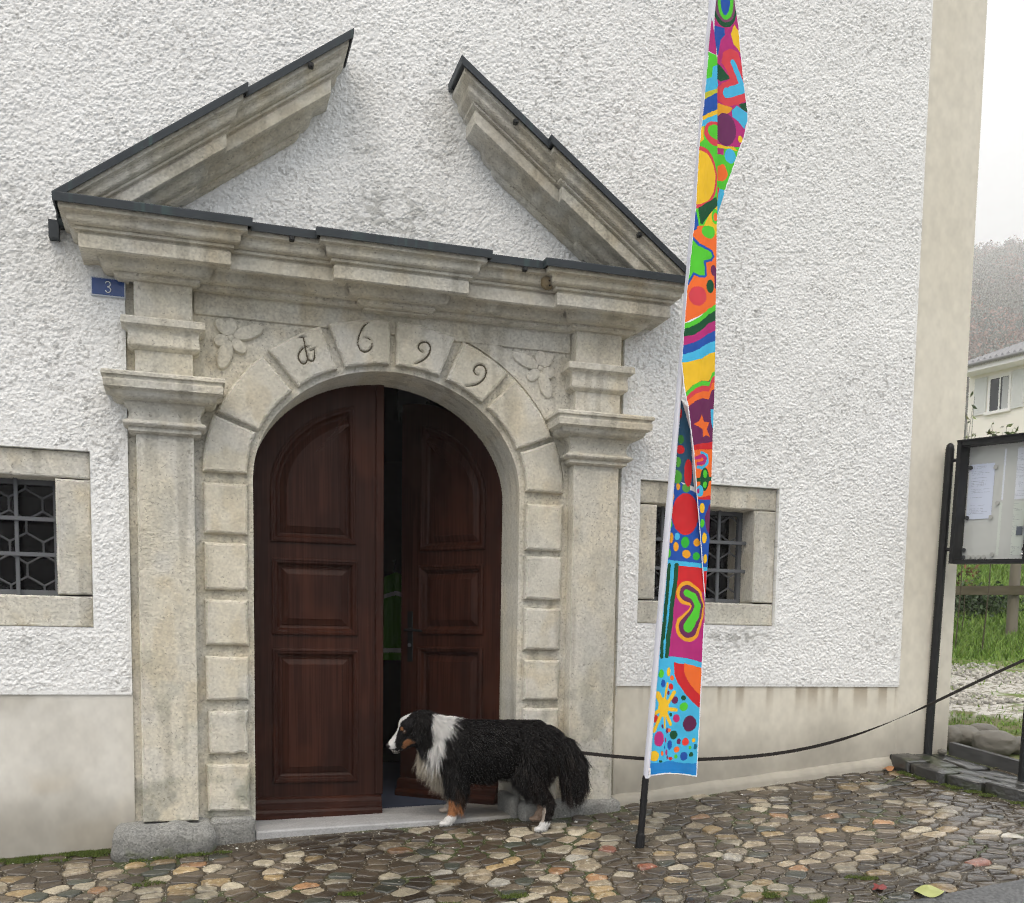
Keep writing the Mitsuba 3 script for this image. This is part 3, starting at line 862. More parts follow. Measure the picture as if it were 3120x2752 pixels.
def cobble_color(p, n, uv):
    h, k = uv.x, uv.y
    def band(a, b):
        return dr.select((h >= a) & (h < b), mi.Float(1), mi.Float(0))
    c = mi.Color3f(0.055, 0.047, 0.038)
    for a, b, q in ((0.0, 0.26, (0.052, 0.039, 0.027)), (0.26, 0.45, (0.084, 0.065, 0.044)), (0.45, 0.50, (0.050, 0.055, 0.043)), (0.50, 0.57, (0.125, 0.103, 0.077)),
                    (0.57, 0.72, (0.225, 0.185, 0.128)), (0.72, 0.875, (0.31, 0.275, 0.205)), (0.875, 0.94, (0.27, 0.195, 0.10)), (0.94, 0.975, (0.33, 0.315, 0.275)),
                    (0.975, 0.992, (0.27, 0.15, 0.075)), (0.992, 1.01, (0.28, 0.10, 0.06))):
        c = mikit.mix(c, q, band(a, b))
    c = c * (0.72 + 0.5 * k)
    m = fb(p.x * 26, p.y * 34, k * 50)
    c = mikit.mix(c, c * 0.55 + mi.Color3f(0.02, 0.016, 0.010), ss(0.46, 0.70, m) * 0.8)
    c = mikit.mix(c, (0.50, 0.45, 0.34), 0.35 * ss(0.62, 0.72, fb(p.x * 60, p.y * 60, 4.0)) * ss(0.5, 0.52, h))
    soaked = ss(0.44, 0.60, fb(p.x * 1.5, p.y * 2.2, 13.0))
    c = c * (1.12 - 0.52 * soaked)
    return c * (0.82 + 0.36 * nz(p.x * 190, p.y * 190, 1.0))


def cobble_rough(p, n, uv):
    wet = fb(p.x * 2.2, p.y * 2.6, 5.0)
    return dr.clip(0.40 - 0.14 * ss(0.38, 0.60, wet) - 0.30 * ss(0.7, 1.9, p.x - 0.2 * p.y), 0.07, 0.5)


scene['cobble'] = {'type': 'twosided', 'bsdf': {'type': 'bumpmap', 'arbitrary': mikit.proc(wet_bump, 8e-4), 'scale': 0.0014,
                   'bsdf': {'type': 'principled', 'base_color': mikit.proc(cobble_color), 'roughness': mikit.proc(cobble_rough), 'specular': 0.75, 'clearcoat': mikit.proc(lambda p, n, uv: ss(0.6, 2.0, p.x - 0.25 * p.y) * 0.95 + 0.05), 'clearcoat_gloss': 0.95}}}


def bed_color(p, n, uv):
    c = mikit.mix((0.034, 0.027, 0.018), (0.072, 0.059, 0.041), fb(p.x * 30, p.y * 30, 1.0))
    c = mikit.mix(c, (0.045, 0.060, 0.020), 0.8 * ss(0.55, 0.66, fb(p.x * 3.1, p.y * 4.0, 8.0)))
    return mikit.mix(c, (0.32, 0.29, 0.24), 0.8 * ss(0.80, 0.84, nz(p.x * 140, p.y * 140, 3.0)))


scene['bed'] = {'type': 'twosided', 'bsdf': {'type': 'bumpmap', 'arbitrary': mikit.proc(lambda p, n, uv: fb(p.x * 130, p.y * 130, 0.0, 2), 8e-4), 'scale': 0.005,
                'bsdf': {'type': 'principled', 'base_color': mikit.proc(bed_color), 'roughness': 0.22, 'specular': 0.6}}}
obj('pavement', sheet(lambda U, V: np.stack([U, V, ground(U, V) - 0.007 + 0.004 * meshkit.noise(np.stack([U * 9, V * 9, U * 0], -1), 3)], -1), np.linspace(-7, 3.95, 160), np.linspace(-1.66, -0.012, 60)), 'bed', smooth=True)
tag('pavement', 'sloping wet pavement of yellow, grey and brown river cobbles', kind='structure')


def bend(u, v):
    """Rows (v) and places along them (u): straight along the house, turning downhill at the right."""
    s = np.maximum(u - 0.9, 0)
    return u, v - 0.13 * s ** 2 / (1 + 0.25 * s)


def make_cobbles():
    r = np.random.default_rng(11)
    su, sv = 0.130, 0.0625
    pts = []
    for j in range(-44, 32):
        off = 0.5 * su * (j % 2) + r.uniform(-0.03, 0.03)
        u = -4.2
        while u < 4.6:
            u += su * r.uniform(0.68, 1.3)
            pts.append((u + off, j * sv + r.uniform(-0.009, 0.009)))
    pts = np.array(pts)
    vo = Voronoi(pts * [1, 1.25])
    cells = []
    for i, q in enumerate(vo.point_region):
        reg = vo.regions[q]
        if not reg or -1 in reg:
            continue
        pu = vo.vertices[reg] / [1, 1.25]
        x, y = bend(pu[:, 0], pu[:, 1])
        p = Polygon(np.c_[x, y])
        if not p.is_valid:
            p = p.buffer(0)
        c = p.centroid
        lim = 3.12 + (-c.y) * 0.30 - 0.05
        if not (-3.0 < c.x < lim and -1.64 < c.y < 0.03):
            continue
        if -0.76 < c.x < 0.72 and c.y > -0.085:
            continue
        if (-1.40 < c.x < -0.70 and c.y > -0.20) or (0.58 < c.x < 1.3 and c.y > -0.15) or (c.x > 1.25 and c.y > -0.075):
            continue
        g = p.buffer(-0.0150 - r.uniform(0, 0.004)).buffer(0.0115)
        g = g if g.geom_type == 'Polygon' or g.is_empty else max(g.geoms, key=lambda a: a.area)
        if g.is_empty or g.area < 0.0012:
            continue
        cells.append(g)
    return cells, r


cells, cr = make_cobbles()
VIEW = Polygon([(-2.0, 0.1), (-1.9, -0.62), (2.55, -1.9), (3.55, -0.75), (3.2, 0.1)])


def cobble_mesh(g, r):
    L = g.exterior.length
    k = 12
    ring = np.array([g.exterior.interpolate(L * (i + 0.5) / k).coords[0] for i in range(k)])
    ring += r.normal(0, 0.0022, ring.shape)
    c = ring.mean(0)
    tilt = r.normal(0, 0.045, 2)
    lift = r.normal(0.0, 0.0024)
    crown = r.uniform(0.002, 0.0055)
    V = []
    for s, dz in ((1.0, -0.018), (0.962, -0.0015), (0.84, crown * 0.72)):
        q = c + (ring - c) * s
        V.append(np.c_[q, ground(q[:, 0], q[:, 1]) + dz + lift + (q - c) @ tilt])
    V.append(np.r_[c, ground(c[0], c[1]) + crown + lift][None])
    F = []
    for i in range(2):
        for j in range(k):
            a, b = i * k + j, i * k + (j + 1) % k
            F += [[a, b, b + k], [a, b + k, a + k]]
    for j in range(k):
        F.append([2 * k + j, 2 * k + (j + 1) % k, 3 * k])
    m = trimesh.Trimesh(np.vstack(V), np.array(F), process=False)
    if not g.exterior.is_ccw:
        m.invert()
    h, t = r.uniform() ** 1.12, r.uniform()
    if c[1] > -0.24 and r.uniform() < 0.75:      # the stones along the house are the dark ones
        h *= 0.5
    if c[0] > 1.5 and r.uniform() < 0.30:
        h *= 0.5
    return m, np.tile([h, t], (len(m.vertices), 1)), c


built = []
for g in cells:
    m, uv, c = cobble_mesh(g, cr)
    dist = np.linalg.norm(np.r_[c, 0] - CAM)
    built.append((g.area / dist ** 2 if VIEW.contains(Point(c)) else -1, m, uv))
built.sort(key=lambda b: -b[0])
for _, m, uv in built[:300]:
    obj('pavement__cobblestone', m, 'cobble', smooth=True, uv=uv)
rest = built[300:]
obj('pavement__small_cobbles', cat([m for _, m, _ in rest]), 'cobble', smooth=True, uv=np.vstack([u for _, _, u in rest]))
tag('pavement__small_cobbles', kind='stuff')

textured('asphalt', lambda p, n, uv: mikit.mix((0.05, 0.052, 0.055), (0.11, 0.112, 0.115), nz(p.x * 90, p.y * 90, 1.0)), 0.3, lambda p, n, uv: fb(p.x * 110, p.y * 110, 0.0, 2), 0.004, 8e-4, spec=0.5)
obj('road', sheet(lambda U, V: np.stack([U, V, ground(U, V) + 0.004], -1), np.linspace(-30, 14, 120), np.r_[np.linspace(-30, -3.2, 12), np.linspace(-3, -1.63 , 12)]), 'asphalt', smooth=True)
tag('road', 'wet grey asphalt along the lower edge of the cobbles', kind='structure')

# grit, moss
plain('grit_white', (0.55, 0.54, 0.50), 0.5)
gm = []
for i in range(150):
    x, y = rng.uniform(-1.9, 3.2), -abs(rng.normal(0.0, 0.6)) - 0.05
    if y < -1.6: continue
    m = trimesh.creation.icosphere(subdivisions=0)
    s = rng.uniform(0.002, 0.0055) * (2.2 if rng.uniform() < 0.05 else 1)
    gm.append(trimesh.Trimesh(m.vertices * [s, s * 0.8, s * 0.5] + [x, y, float(ground(x, y)) + 0.010], m.faces, process=False))
obj('grit', cat(gm), 'grit_white')
tag('grit', 'scattered pale grit lying between the cobbles', 'grit', kind='stuff')
plain('moss_green', (0.075, 0.105, 0.018), 0.9)


def tufts(spots, n, h, spread, r):
    V, F = [], []
    for (x, y, z) in spots:
        for _ in range(n):
            a, q = r.uniform(0, 2 * math.pi), spread * math.sqrt(r.uniform())
            bx_, by_ = x + q * math.cos(a), y + q * math.sin(a) * 0.5
            hh = h * r.uniform(0.4, 1.0)
            b = r.uniform(0, 2 * math.pi)
            w = 0.0035
            lean = r.normal(0, 0.5 * hh, 2)
            k = len(V)
            V += [(bx_ - w * math.cos(b), by_ - w * math.sin(b), z - 0.004), (bx_ + w * math.cos(b), by_ + w * math.sin(b), z - 0.004), (bx_ + lean[0], by_ + lean[1], z + hh)]
            F.append([k, k + 1, k + 2])
    return trimesh.Trimesh(np.array(V), np.array(F), process=False)


ms = [(x, y, float(ground(x, y)) + 0.004) for x, y in np.c_[rng.uniform(-1.95, -1.36, 46), -0.02 - np.abs(rng.normal(0, 0.035, 46))]] + \
     [(x, y, float(ground(x, y)) + 0.004) for x, y in np.c_[rng.uniform(-1.3, -0.85, 8), rng.uniform(-0.22, -0.19, 8)]]
for t in rng.uniform(0, 1, 26):
    x, y = np.interp(t, [0, 0.4, 1], [3.13, 3.26, 3.56]), np.interp(t, [0, 0.4, 1], [-0.12, -0.5, -1.15])
    ms.append((x - 0.018, y, float(ground(x, y)) + 0.004))
for x, y in ((0.36, -1.0), (0.1, -1.06), (1.5, -1.35), (-0.35, -0.83), (0.4, -1.02), (-1.2, -0.5), (1.7, -1.5), (2.0, -1.35)):
    for _ in range(4):
        q = rng.normal(0, 0.03, 2)
        ms.append((x + q[0], y + q[1], float(ground(x, y)) + 0.002))
obj('moss', tufts(ms, 90, 0.012, 0.045, np.random.default_rng(4)), 'moss_green')
tag('moss', 'green moss along the foot of the wall and the step', 'moss', kind='stuff')

# ---------------------------------------------------------------- raised step at the corner, its edging, boulders


def wet_slab_color(p, n, uv):
    c = mikit.mix((0.014, 0.015, 0.015), (0.055, 0.054, 0.050), fb(p.x * 8 + uv.x * 20, p.y * 8, 3.0)) * (0.75 + 0.5 * uv.y)
    return mikit.mix(c, (0.03, 0.042, 0.012), 0.5 * ss(0.58, 0.72, fb(p.x * 6, p.y * 6, p.z * 6)))


scene['wet_slab'] = {'type': 'twosided', 'bsdf': {'type': 'bumpmap', 'arbitrary': mikit.proc(wet_bump, 8e-4), 'scale': 0.004,
                     'bsdf': {'type': 'principled', 'base_color': mikit.proc(wet_slab_color), 'roughness': 0.12, 'specular': 0.8}}}
S_ = tag('stone_step', 'low wet step of rough dark paving stones at the house corner', 'step')
sx = lambda t: np.interp(t, [0, 0.32, 0.62, 0.8, 1.3, 2.2], [3.135, 3.155, 3.335, 3.43, 3.68, 4.15])
cuts = [0.012, 0.20, 0.42, 0.60, 0.83, 1.05, 1.32, 1.54, 1.76]
r2 = np.random.default_rng(5)
rowsx = [0.0, 0.155, 0.285, 0.42]
for j in range(3):
    shift = [0, 0.09, -0.05][j]
    for i in range(len(cuts) - 1):
        t0, t1 = cuts[i] + (shift if i else 0), cuts[i + 1] + shift
        if j and i == 0:
            t0 = 0.012
        o0, o1 = rowsx[j], rowsx[j + 1]
        e = 0.006
        q = [(float(sx(t0 + e)) + o0 + e, -t0 - e), (float(sx(t0 + e)) + o1 - e, -t0 - e), (float(sx(t1 - e)) + o1 - e, -t1 + e), (float(sx(t1 - e)) + o0 + e, -t1 + e)]
        q = [(x + r2.normal(0, 0.012), y + r2.normal(0, 0.010)) for x, y in q]
        pol = Polygon(q)
        if not pol.is_valid or any(x > 3.57 and y > -0.02 for x, y in q):
            pass
        lift = r2.normal(0, 0.006)
        m = slab(np.array(pol.exterior.coords)[:-1], lambda x, y, l=lift: platform(x, y) + l, 0.22 if j == 0 else 0.05, 0.010, 0.004, 14, i + 20 * j)
        uv = np.tile([r2.uniform(), r2.uniform()], (len(m.vertices), 1))
        obj('stone_step__paving_stone', m, 'wet_slab', smooth=True, uv=uv)
obj('stone_step__bed', sheet(lambda U, V: np.stack([sx(V) + 0.02 + U * 0.62, -V, platform(0, -V) - 0.018], -1), np.linspace(0, 1, 4), np.linspace(0.0, 1.76, 30)), 'bed', smooth=True)
textured('edging_grey', lambda p, n, uv: mikit.mix((0.035, 0.036, 0.037), (0.085, 0.086, 0.086), fb(p.x * 12, p.y * 12, p.z * 30)), 0.28, wet_bump, 0.002)
ed = []
for t0, t1 in ((0.0, 0.62), (0.625, 1.5)):
    a, b = np.array([3.595 + 0.30 * t0, -t0 - 0.005]), np.array([3.595 + 0.30 * t1, -t1 - 0.005])
    n_ = np.array([0.955, 0.29]) * 0.055
    za, zb_ = float(platform(0, a[1])), float(platform(0, b[1]))
    c8 = []
    for p, z in ((a, za), (b, zb_)):
        for off in (0, 1):
            for dz in (-0.12, 0.062):
                c8.append([p[0] + n_[0] * off, p[1] + n_[1] * off, z + dz])
    ed.append(trimesh.convex.convex_hull(np.array(c8)))
obj('edging_board', cat(ed), 'edging_grey')
tag('edging_board', 'long grey edging board between the step and the boulders', 'edging')


def boulder_color(p, n, uv):
    c = mikit.mix((0.095, 0.092, 0.083), (0.18, 0.165, 0.135), fb(p.x * 7, p.y * 7, p.z * 9))
    return mikit.mix(c, (0.21, 0.115, 0.065), 0.7 * ss(0.05, 0.0, dr.abs(p.y + 0.36) - 0.05 - 0.06 * nz(p.x * 20, p.y * 20, p.z * 20)) * ss(3.5, 3.6, p.x) * ss(0.35, 0.42, p.z))


textured('boulder_stone', boulder_color, 0.45, stone_bump, 0.004, 8e-4)


def boulder(c, r, seed, rot=0.0, amp=0.14):
    m = trimesh.creation.icosphere(subdivisions=4)
    v = np.array(m.vertices)
    v *= (1 + amp * (meshkit.fbm(v * 1.6 + 9, 3, seed) - 0.5) * 2)[:, None]
    v = np.sign(v) * np.abs(v) ** 0.9 * r
    a, b = math.cos(rot), math.sin(rot)
    return trimesh.Trimesh(np.c_[a * v[:, 0] - b * v[:, 1], b * v[:, 0] + a * v[:, 1], v[:, 2]] + c, m.faces, process=False)


for c, r, s, rot, lab in (((3.876, -0.088, 0.395), (0.135, 0.10, 0.088), 1, -0.7, 'rounded tan boulder with a reddish patch, foremost by the edging board'),
                          ((3.868, 0.203, 0.420), (0.13, 0.12, 0.075), 2, -0.7, 'rough grey lichened boulder next to the house corner'),
                          ((4.054, 0.229, 0.440), (0.105, 0.09, 0.062), 3, -0.6, 'smooth pale grey boulder behind the tan one'),
                          ((3.71, 0.133, 0.425), (0.07, 0.07, 0.075), 4, 0.1, 'dark grey stone wedged against the house corner'),
                          ((4.06, -0.13, 0.385), (0.10, 0.08, 0.06), 5, -0.5, 'dark boulder right of the tan one at the frame edge'),
                          ((3.505, -0.055, 0.346), (0.030, 0.024, 0.020), 6, 0.0, 'small grey pebble at the foot of the notice board post')):
    k = obj('boulder' if r[0] > 0.05 else 'pebble', boulder(np.array(c), r, s, rot), 'boulder_stone', smooth=True)
    tag(k, lab, 'stone')

# ---------------------------------------------------------------- fallen leaves
plain('leaf_lime', (0.33, 0.36, 0.13), 0.4)
plain('leaf_brown', (0.30, 0.14, 0.06), 0.6)
plain('leaf_red', (0.17, 0.025, 0.022), 0.4)


def leaf_mesh(l, w, lobes, seed):
    t = np.linspace(0, 2 * math.pi, 60, endpoint=False)
    rr = 1 + 0.22 * np.cos(lobes * t) if lobes else np.ones_like(t)
    x, y = l * np.cos(t) * rr, w * np.sin(t) * rr
    V = [np.c_[x * s, y * s, 0.006 * np.cos(t * 3 + seed) * s + 0.008 * (1 - s)] for s in (1, 0.5)] + [np.array([[0, 0, 0.006]])]
    F = []
    for j in range(60):
        a, b = j, (j + 1) % 60
        F += [[a, b, b + 60], [a, b + 60, a + 60], [60 + a, 60 + b, 120]]
    return trimesh.Trimesh(np.vstack(V), np.array(F), process=False)


for (x, y), l, w, lob, rot, bs, lab in (((2.165, -1.60), 0.066, 0.052, 0, -0.2, 'leaf_lime', 'large yellow-green leaf lying flat at the pavement edge'),
                                        ((1.985, -1.485), 0.036, 0.026, 5, 0.6, 'leaf_red', 'dark red leaf lying on a pale cobble'),
                                        ((3.085, -0.095), 0.052, 0.026, 3, 0.3, 'leaf_brown', 'curled brown leaf in the corner by the step')):
    m = leaf_mesh(l, w, lob, x)
    a, b = math.cos(rot), math.sin(rot)
    v = np.array(m.vertices)
    v = np.c_[a * v[:, 0] - b * v[:, 1] + x, b * v[:, 0] + a * v[:, 1] + y, v[:, 2]]
    v[:, 2] += ground(v[:, 0], v[:, 1]) + 0.014
    k = obj('fallen_leaf', trimesh.Trimesh(v, m.faces, process=False), bs, smooth=True)
    tag(k, lab, 'leaf')

# ---------------------------------------------------------------- notice board
A0 = np.array([3.416, -0.027])
AD = np.array([0.287, -0.958])
AN = np.array([-0.958, -0.287])


def nb(a, b, z):
    """Along the board, towards the viewer, up -> world."""
    a, b, z = (np.asarray(q, float) for q in (a, b, z))
    return np.stack([A0[0] + AD[0] * a + AN[0] * b, A0[1] + AD[1] * a + AN[1] * b, z], -1)


def cab(a, b, z):
    """The cabinet's own metres (it hangs a little crooked)."""
    a, z = np.asarray(a, float), np.asarray(z, float)
    return nb(0.110 + a + 0.024 * z, b, 1.509 - 0.05 * a + z)


def cab_box(a0, a1, b0, b1, z0, z1):
    c = np.array([cab(a, b, z) for a in (a0, a1) for b in (b0, b1) for z in (z0, z1)])
    return trimesh.convex.convex_hull(c)


NB = tag('notice_board', 'black framed glazed notice board on two slender posts', 'notice board')
for a0, a1, z0 in ((0.0, 0.045, 0.325), (0.622, 0.668, 0.225)):
    p = [nb(a0, 0, z0), nb((a0 + a1) / 2, 0, (z0 + 2.21) / 2), nb(a1 - 0.001, 0, 2.20), nb(a1 - 0.0005, 0, 2.225), nb(a1, 0, 2.238), nb(a1, 0, 2.243)]
    obj('notice_board__post', tube(p, [0.0255, 0.0255, 0.0255, 0.022, 0.013, 0.004], 16), 'iron_black', smooth=50)
for z in (1.60, 2.135):
    obj('notice_board__bracket', tube([nb(0.045, 0, z), nb(0.07, 0, z), nb(0.10, 0, z - 0.003)], 0.010, 8), 'iron_black', smooth=50)
    obj('notice_board__bracket', tube([nb(0.54, 0, z - 0.03), nb(0.60, 0, z - 0.03), nb(0.64, 0, z - 0.03)], 0.010, 8), 'iron_black', smooth=50)
CW, CH = 0.482, 0.722
obj('notice_board__frame', cat([cab_box(0, 0.026, -0.055, 0.055, 0, CH), cab_box(CW - 0.024, CW, -0.05, 0.05, 0, CH), cab_box(0.0242, CW - 0.0242, -0.05, 0.049, 0, 0.024), cab_box(0.0242, CW - 0.0242, -0.05, 0.049, CH - 0.026, CH),
                                cab_box(-0.004, CW + 0.004, -0.055, 0.058, CH, CH + 0.008)]), 'iron_black')
plain('board_white', (0.52, 0.54, 0.52), 0.45)
obj('notice_board__back_panel', cab_box(0.02, CW - 0.02, -0.052, -0.040, 0.02, CH - 0.02), 'board_white')
obj('notice_board__glass', trimesh.Trimesh([cab(0.024, 0.036, 0.024), cab(CW - 0.024, 0.036, 0.024), cab(CW - 0.024, 0.036, CH - 0.026), cab(0.024, 0.036, CH - 0.026)], [[0, 1, 2], [0, 2, 3]], process=False), 'pane_glass')
plain('steel_bright', (0.6, 0.6, 0.6), 0.2, 1.0)
m = trimesh.creation.icosphere(subdivisions=2, radius=0.010)
obj('notice_board__lock', trimesh.Trimesh(m.vertices + cab(CW - 0.03, 0.045, 0.05), m.faces, process=False), 'steel_bright', smooth=True)


def paper(name, tint, seed):
    def fn(p, n, uv):
        row = dr.floor(uv.y * 34)
        inrow = uv.y * 34 - row
        on = mikit.cell_rand(row, seed, 1.0)
        words = nz(uv.x * 46, row * 3.0, seed * 1.0)
        t = dr.select((inrow > 0.30) & (inrow < 0.62) & (on > 0.42) & (uv.x > 0.10) & (uv.x < 0.55 + 0.38 * mikit.cell_rand(row, seed, 2.0)), ss(0.30, 0.45, words), 0.0)
        return mikit.mix(tint, (0.16, 0.17, 0.22), 0.62 * t)
    textured(name, fn, 0.6)


paper('paper_blue', (0.60, 0.66, 0.80), 3)
paper('paper_white', (0.70, 0.74, 0.82), 5)
paper('paper_green', (0.58, 0.63, 0.58), 8)
for a0, a1, z0, z1, bs, lab in ((0.036, 0.196, 0.268, 0.592, 'paper_blue', 'bluish notice sheet on the left inside the board'),
                                (0.250, 0.445, 0.372, 0.668, 'paper_white', 'white notice sheet at top right inside the board'),
                                (0.242, 0.400, 0.052, 0.360, 'paper_green', 'pale greenish list sheet at lower right inside the board')):
    m = sheet(lambda U, V: cab(U, -0.0375 + 0.003 * np.sin(U * 16), V), np.linspace(a0, a1, 8), np.linspace(z0, z1, 8))
    U, V = np.meshgrid(np.linspace(0, 1, 8), np.linspace(0, 1, 8), indexing='ij')
    k = obj('notice_sheet', m, bs, smooth=True, uv=np.c_[U.ravel(), V.ravel()])
    tag(k, lab, 'notice', 'notices pinned in the board')
plain('stamp_dark', (0.10, 0.12, 0.15), 0.6)
for a0, a1, z0, z1 in ((0.362, 0.398, 0.165, 0.215), (0.385, 0.425, 0.553, 0.572)):
    obj('notice_sheet_001__picture' if z0 > 0.4 else 'notice_sheet_002__picture', cab_box(a0, a1, -0.034, -0.0315, z0, z1), 'stamp_dark')
plain('magnet_dark', (0.045, 0.05, 0.055), 0.4)
plain('magnet_pale', (0.40, 0.41, 0.39), 0.4)
dark = [(0.045, 0.574), (0.045, 0.277), (0.040, 0.085), (0.040, 0.042)]
pale = [(0.205, 0.566), (0.198, 0.275), (0.232, 0.356), (0.076, 0.042), (0.107, 0.042), (0.141, 0.042), (0.173, 0.042), (0.224, 0.056)]
dark_said = ['black magnet at the top left corner of the bluish sheet', 'black magnet at the bottom left corner of the bluish sheet', 'upper of the two black magnets low in the notice board', 'black magnet in the lowest left corner of the notice board']
pale_said = ['pale magnet at the top right corner of the bluish sheet', 'pale magnet at the bottom right corner of the bluish sheet', 'pale magnet between the white and the greenish sheet', 'pale magnet next to the lowest black one in the bottom row',
             'second pale magnet from the left in the bottom row', 'third pale magnet from the left in the bottom row', 'fourth pale magnet from the left in the bottom row', 'pale magnet at the bottom left corner of the greenish sheet']
for lst, bs, said, grp in ((dark, 'magnet_dark', dark_said, 'black magnets in the notice board'), (pale, 'magnet_pale', pale_said, 'pale magnets in the notice board')):
    for (a, z), lab in zip(lst, said):
        m = trimesh.creation.cylinder(radius=0.0125, height=0.008, sections=20)
        v = m.vertices
        k = obj('magnet', trimesh.Trimesh(cab(a + v[:, 0], -0.031 + v[:, 2], z + v[:, 1]), m.faces, process=False), bs, smooth=30)
        tag(k, lab, 'magnet', grp)

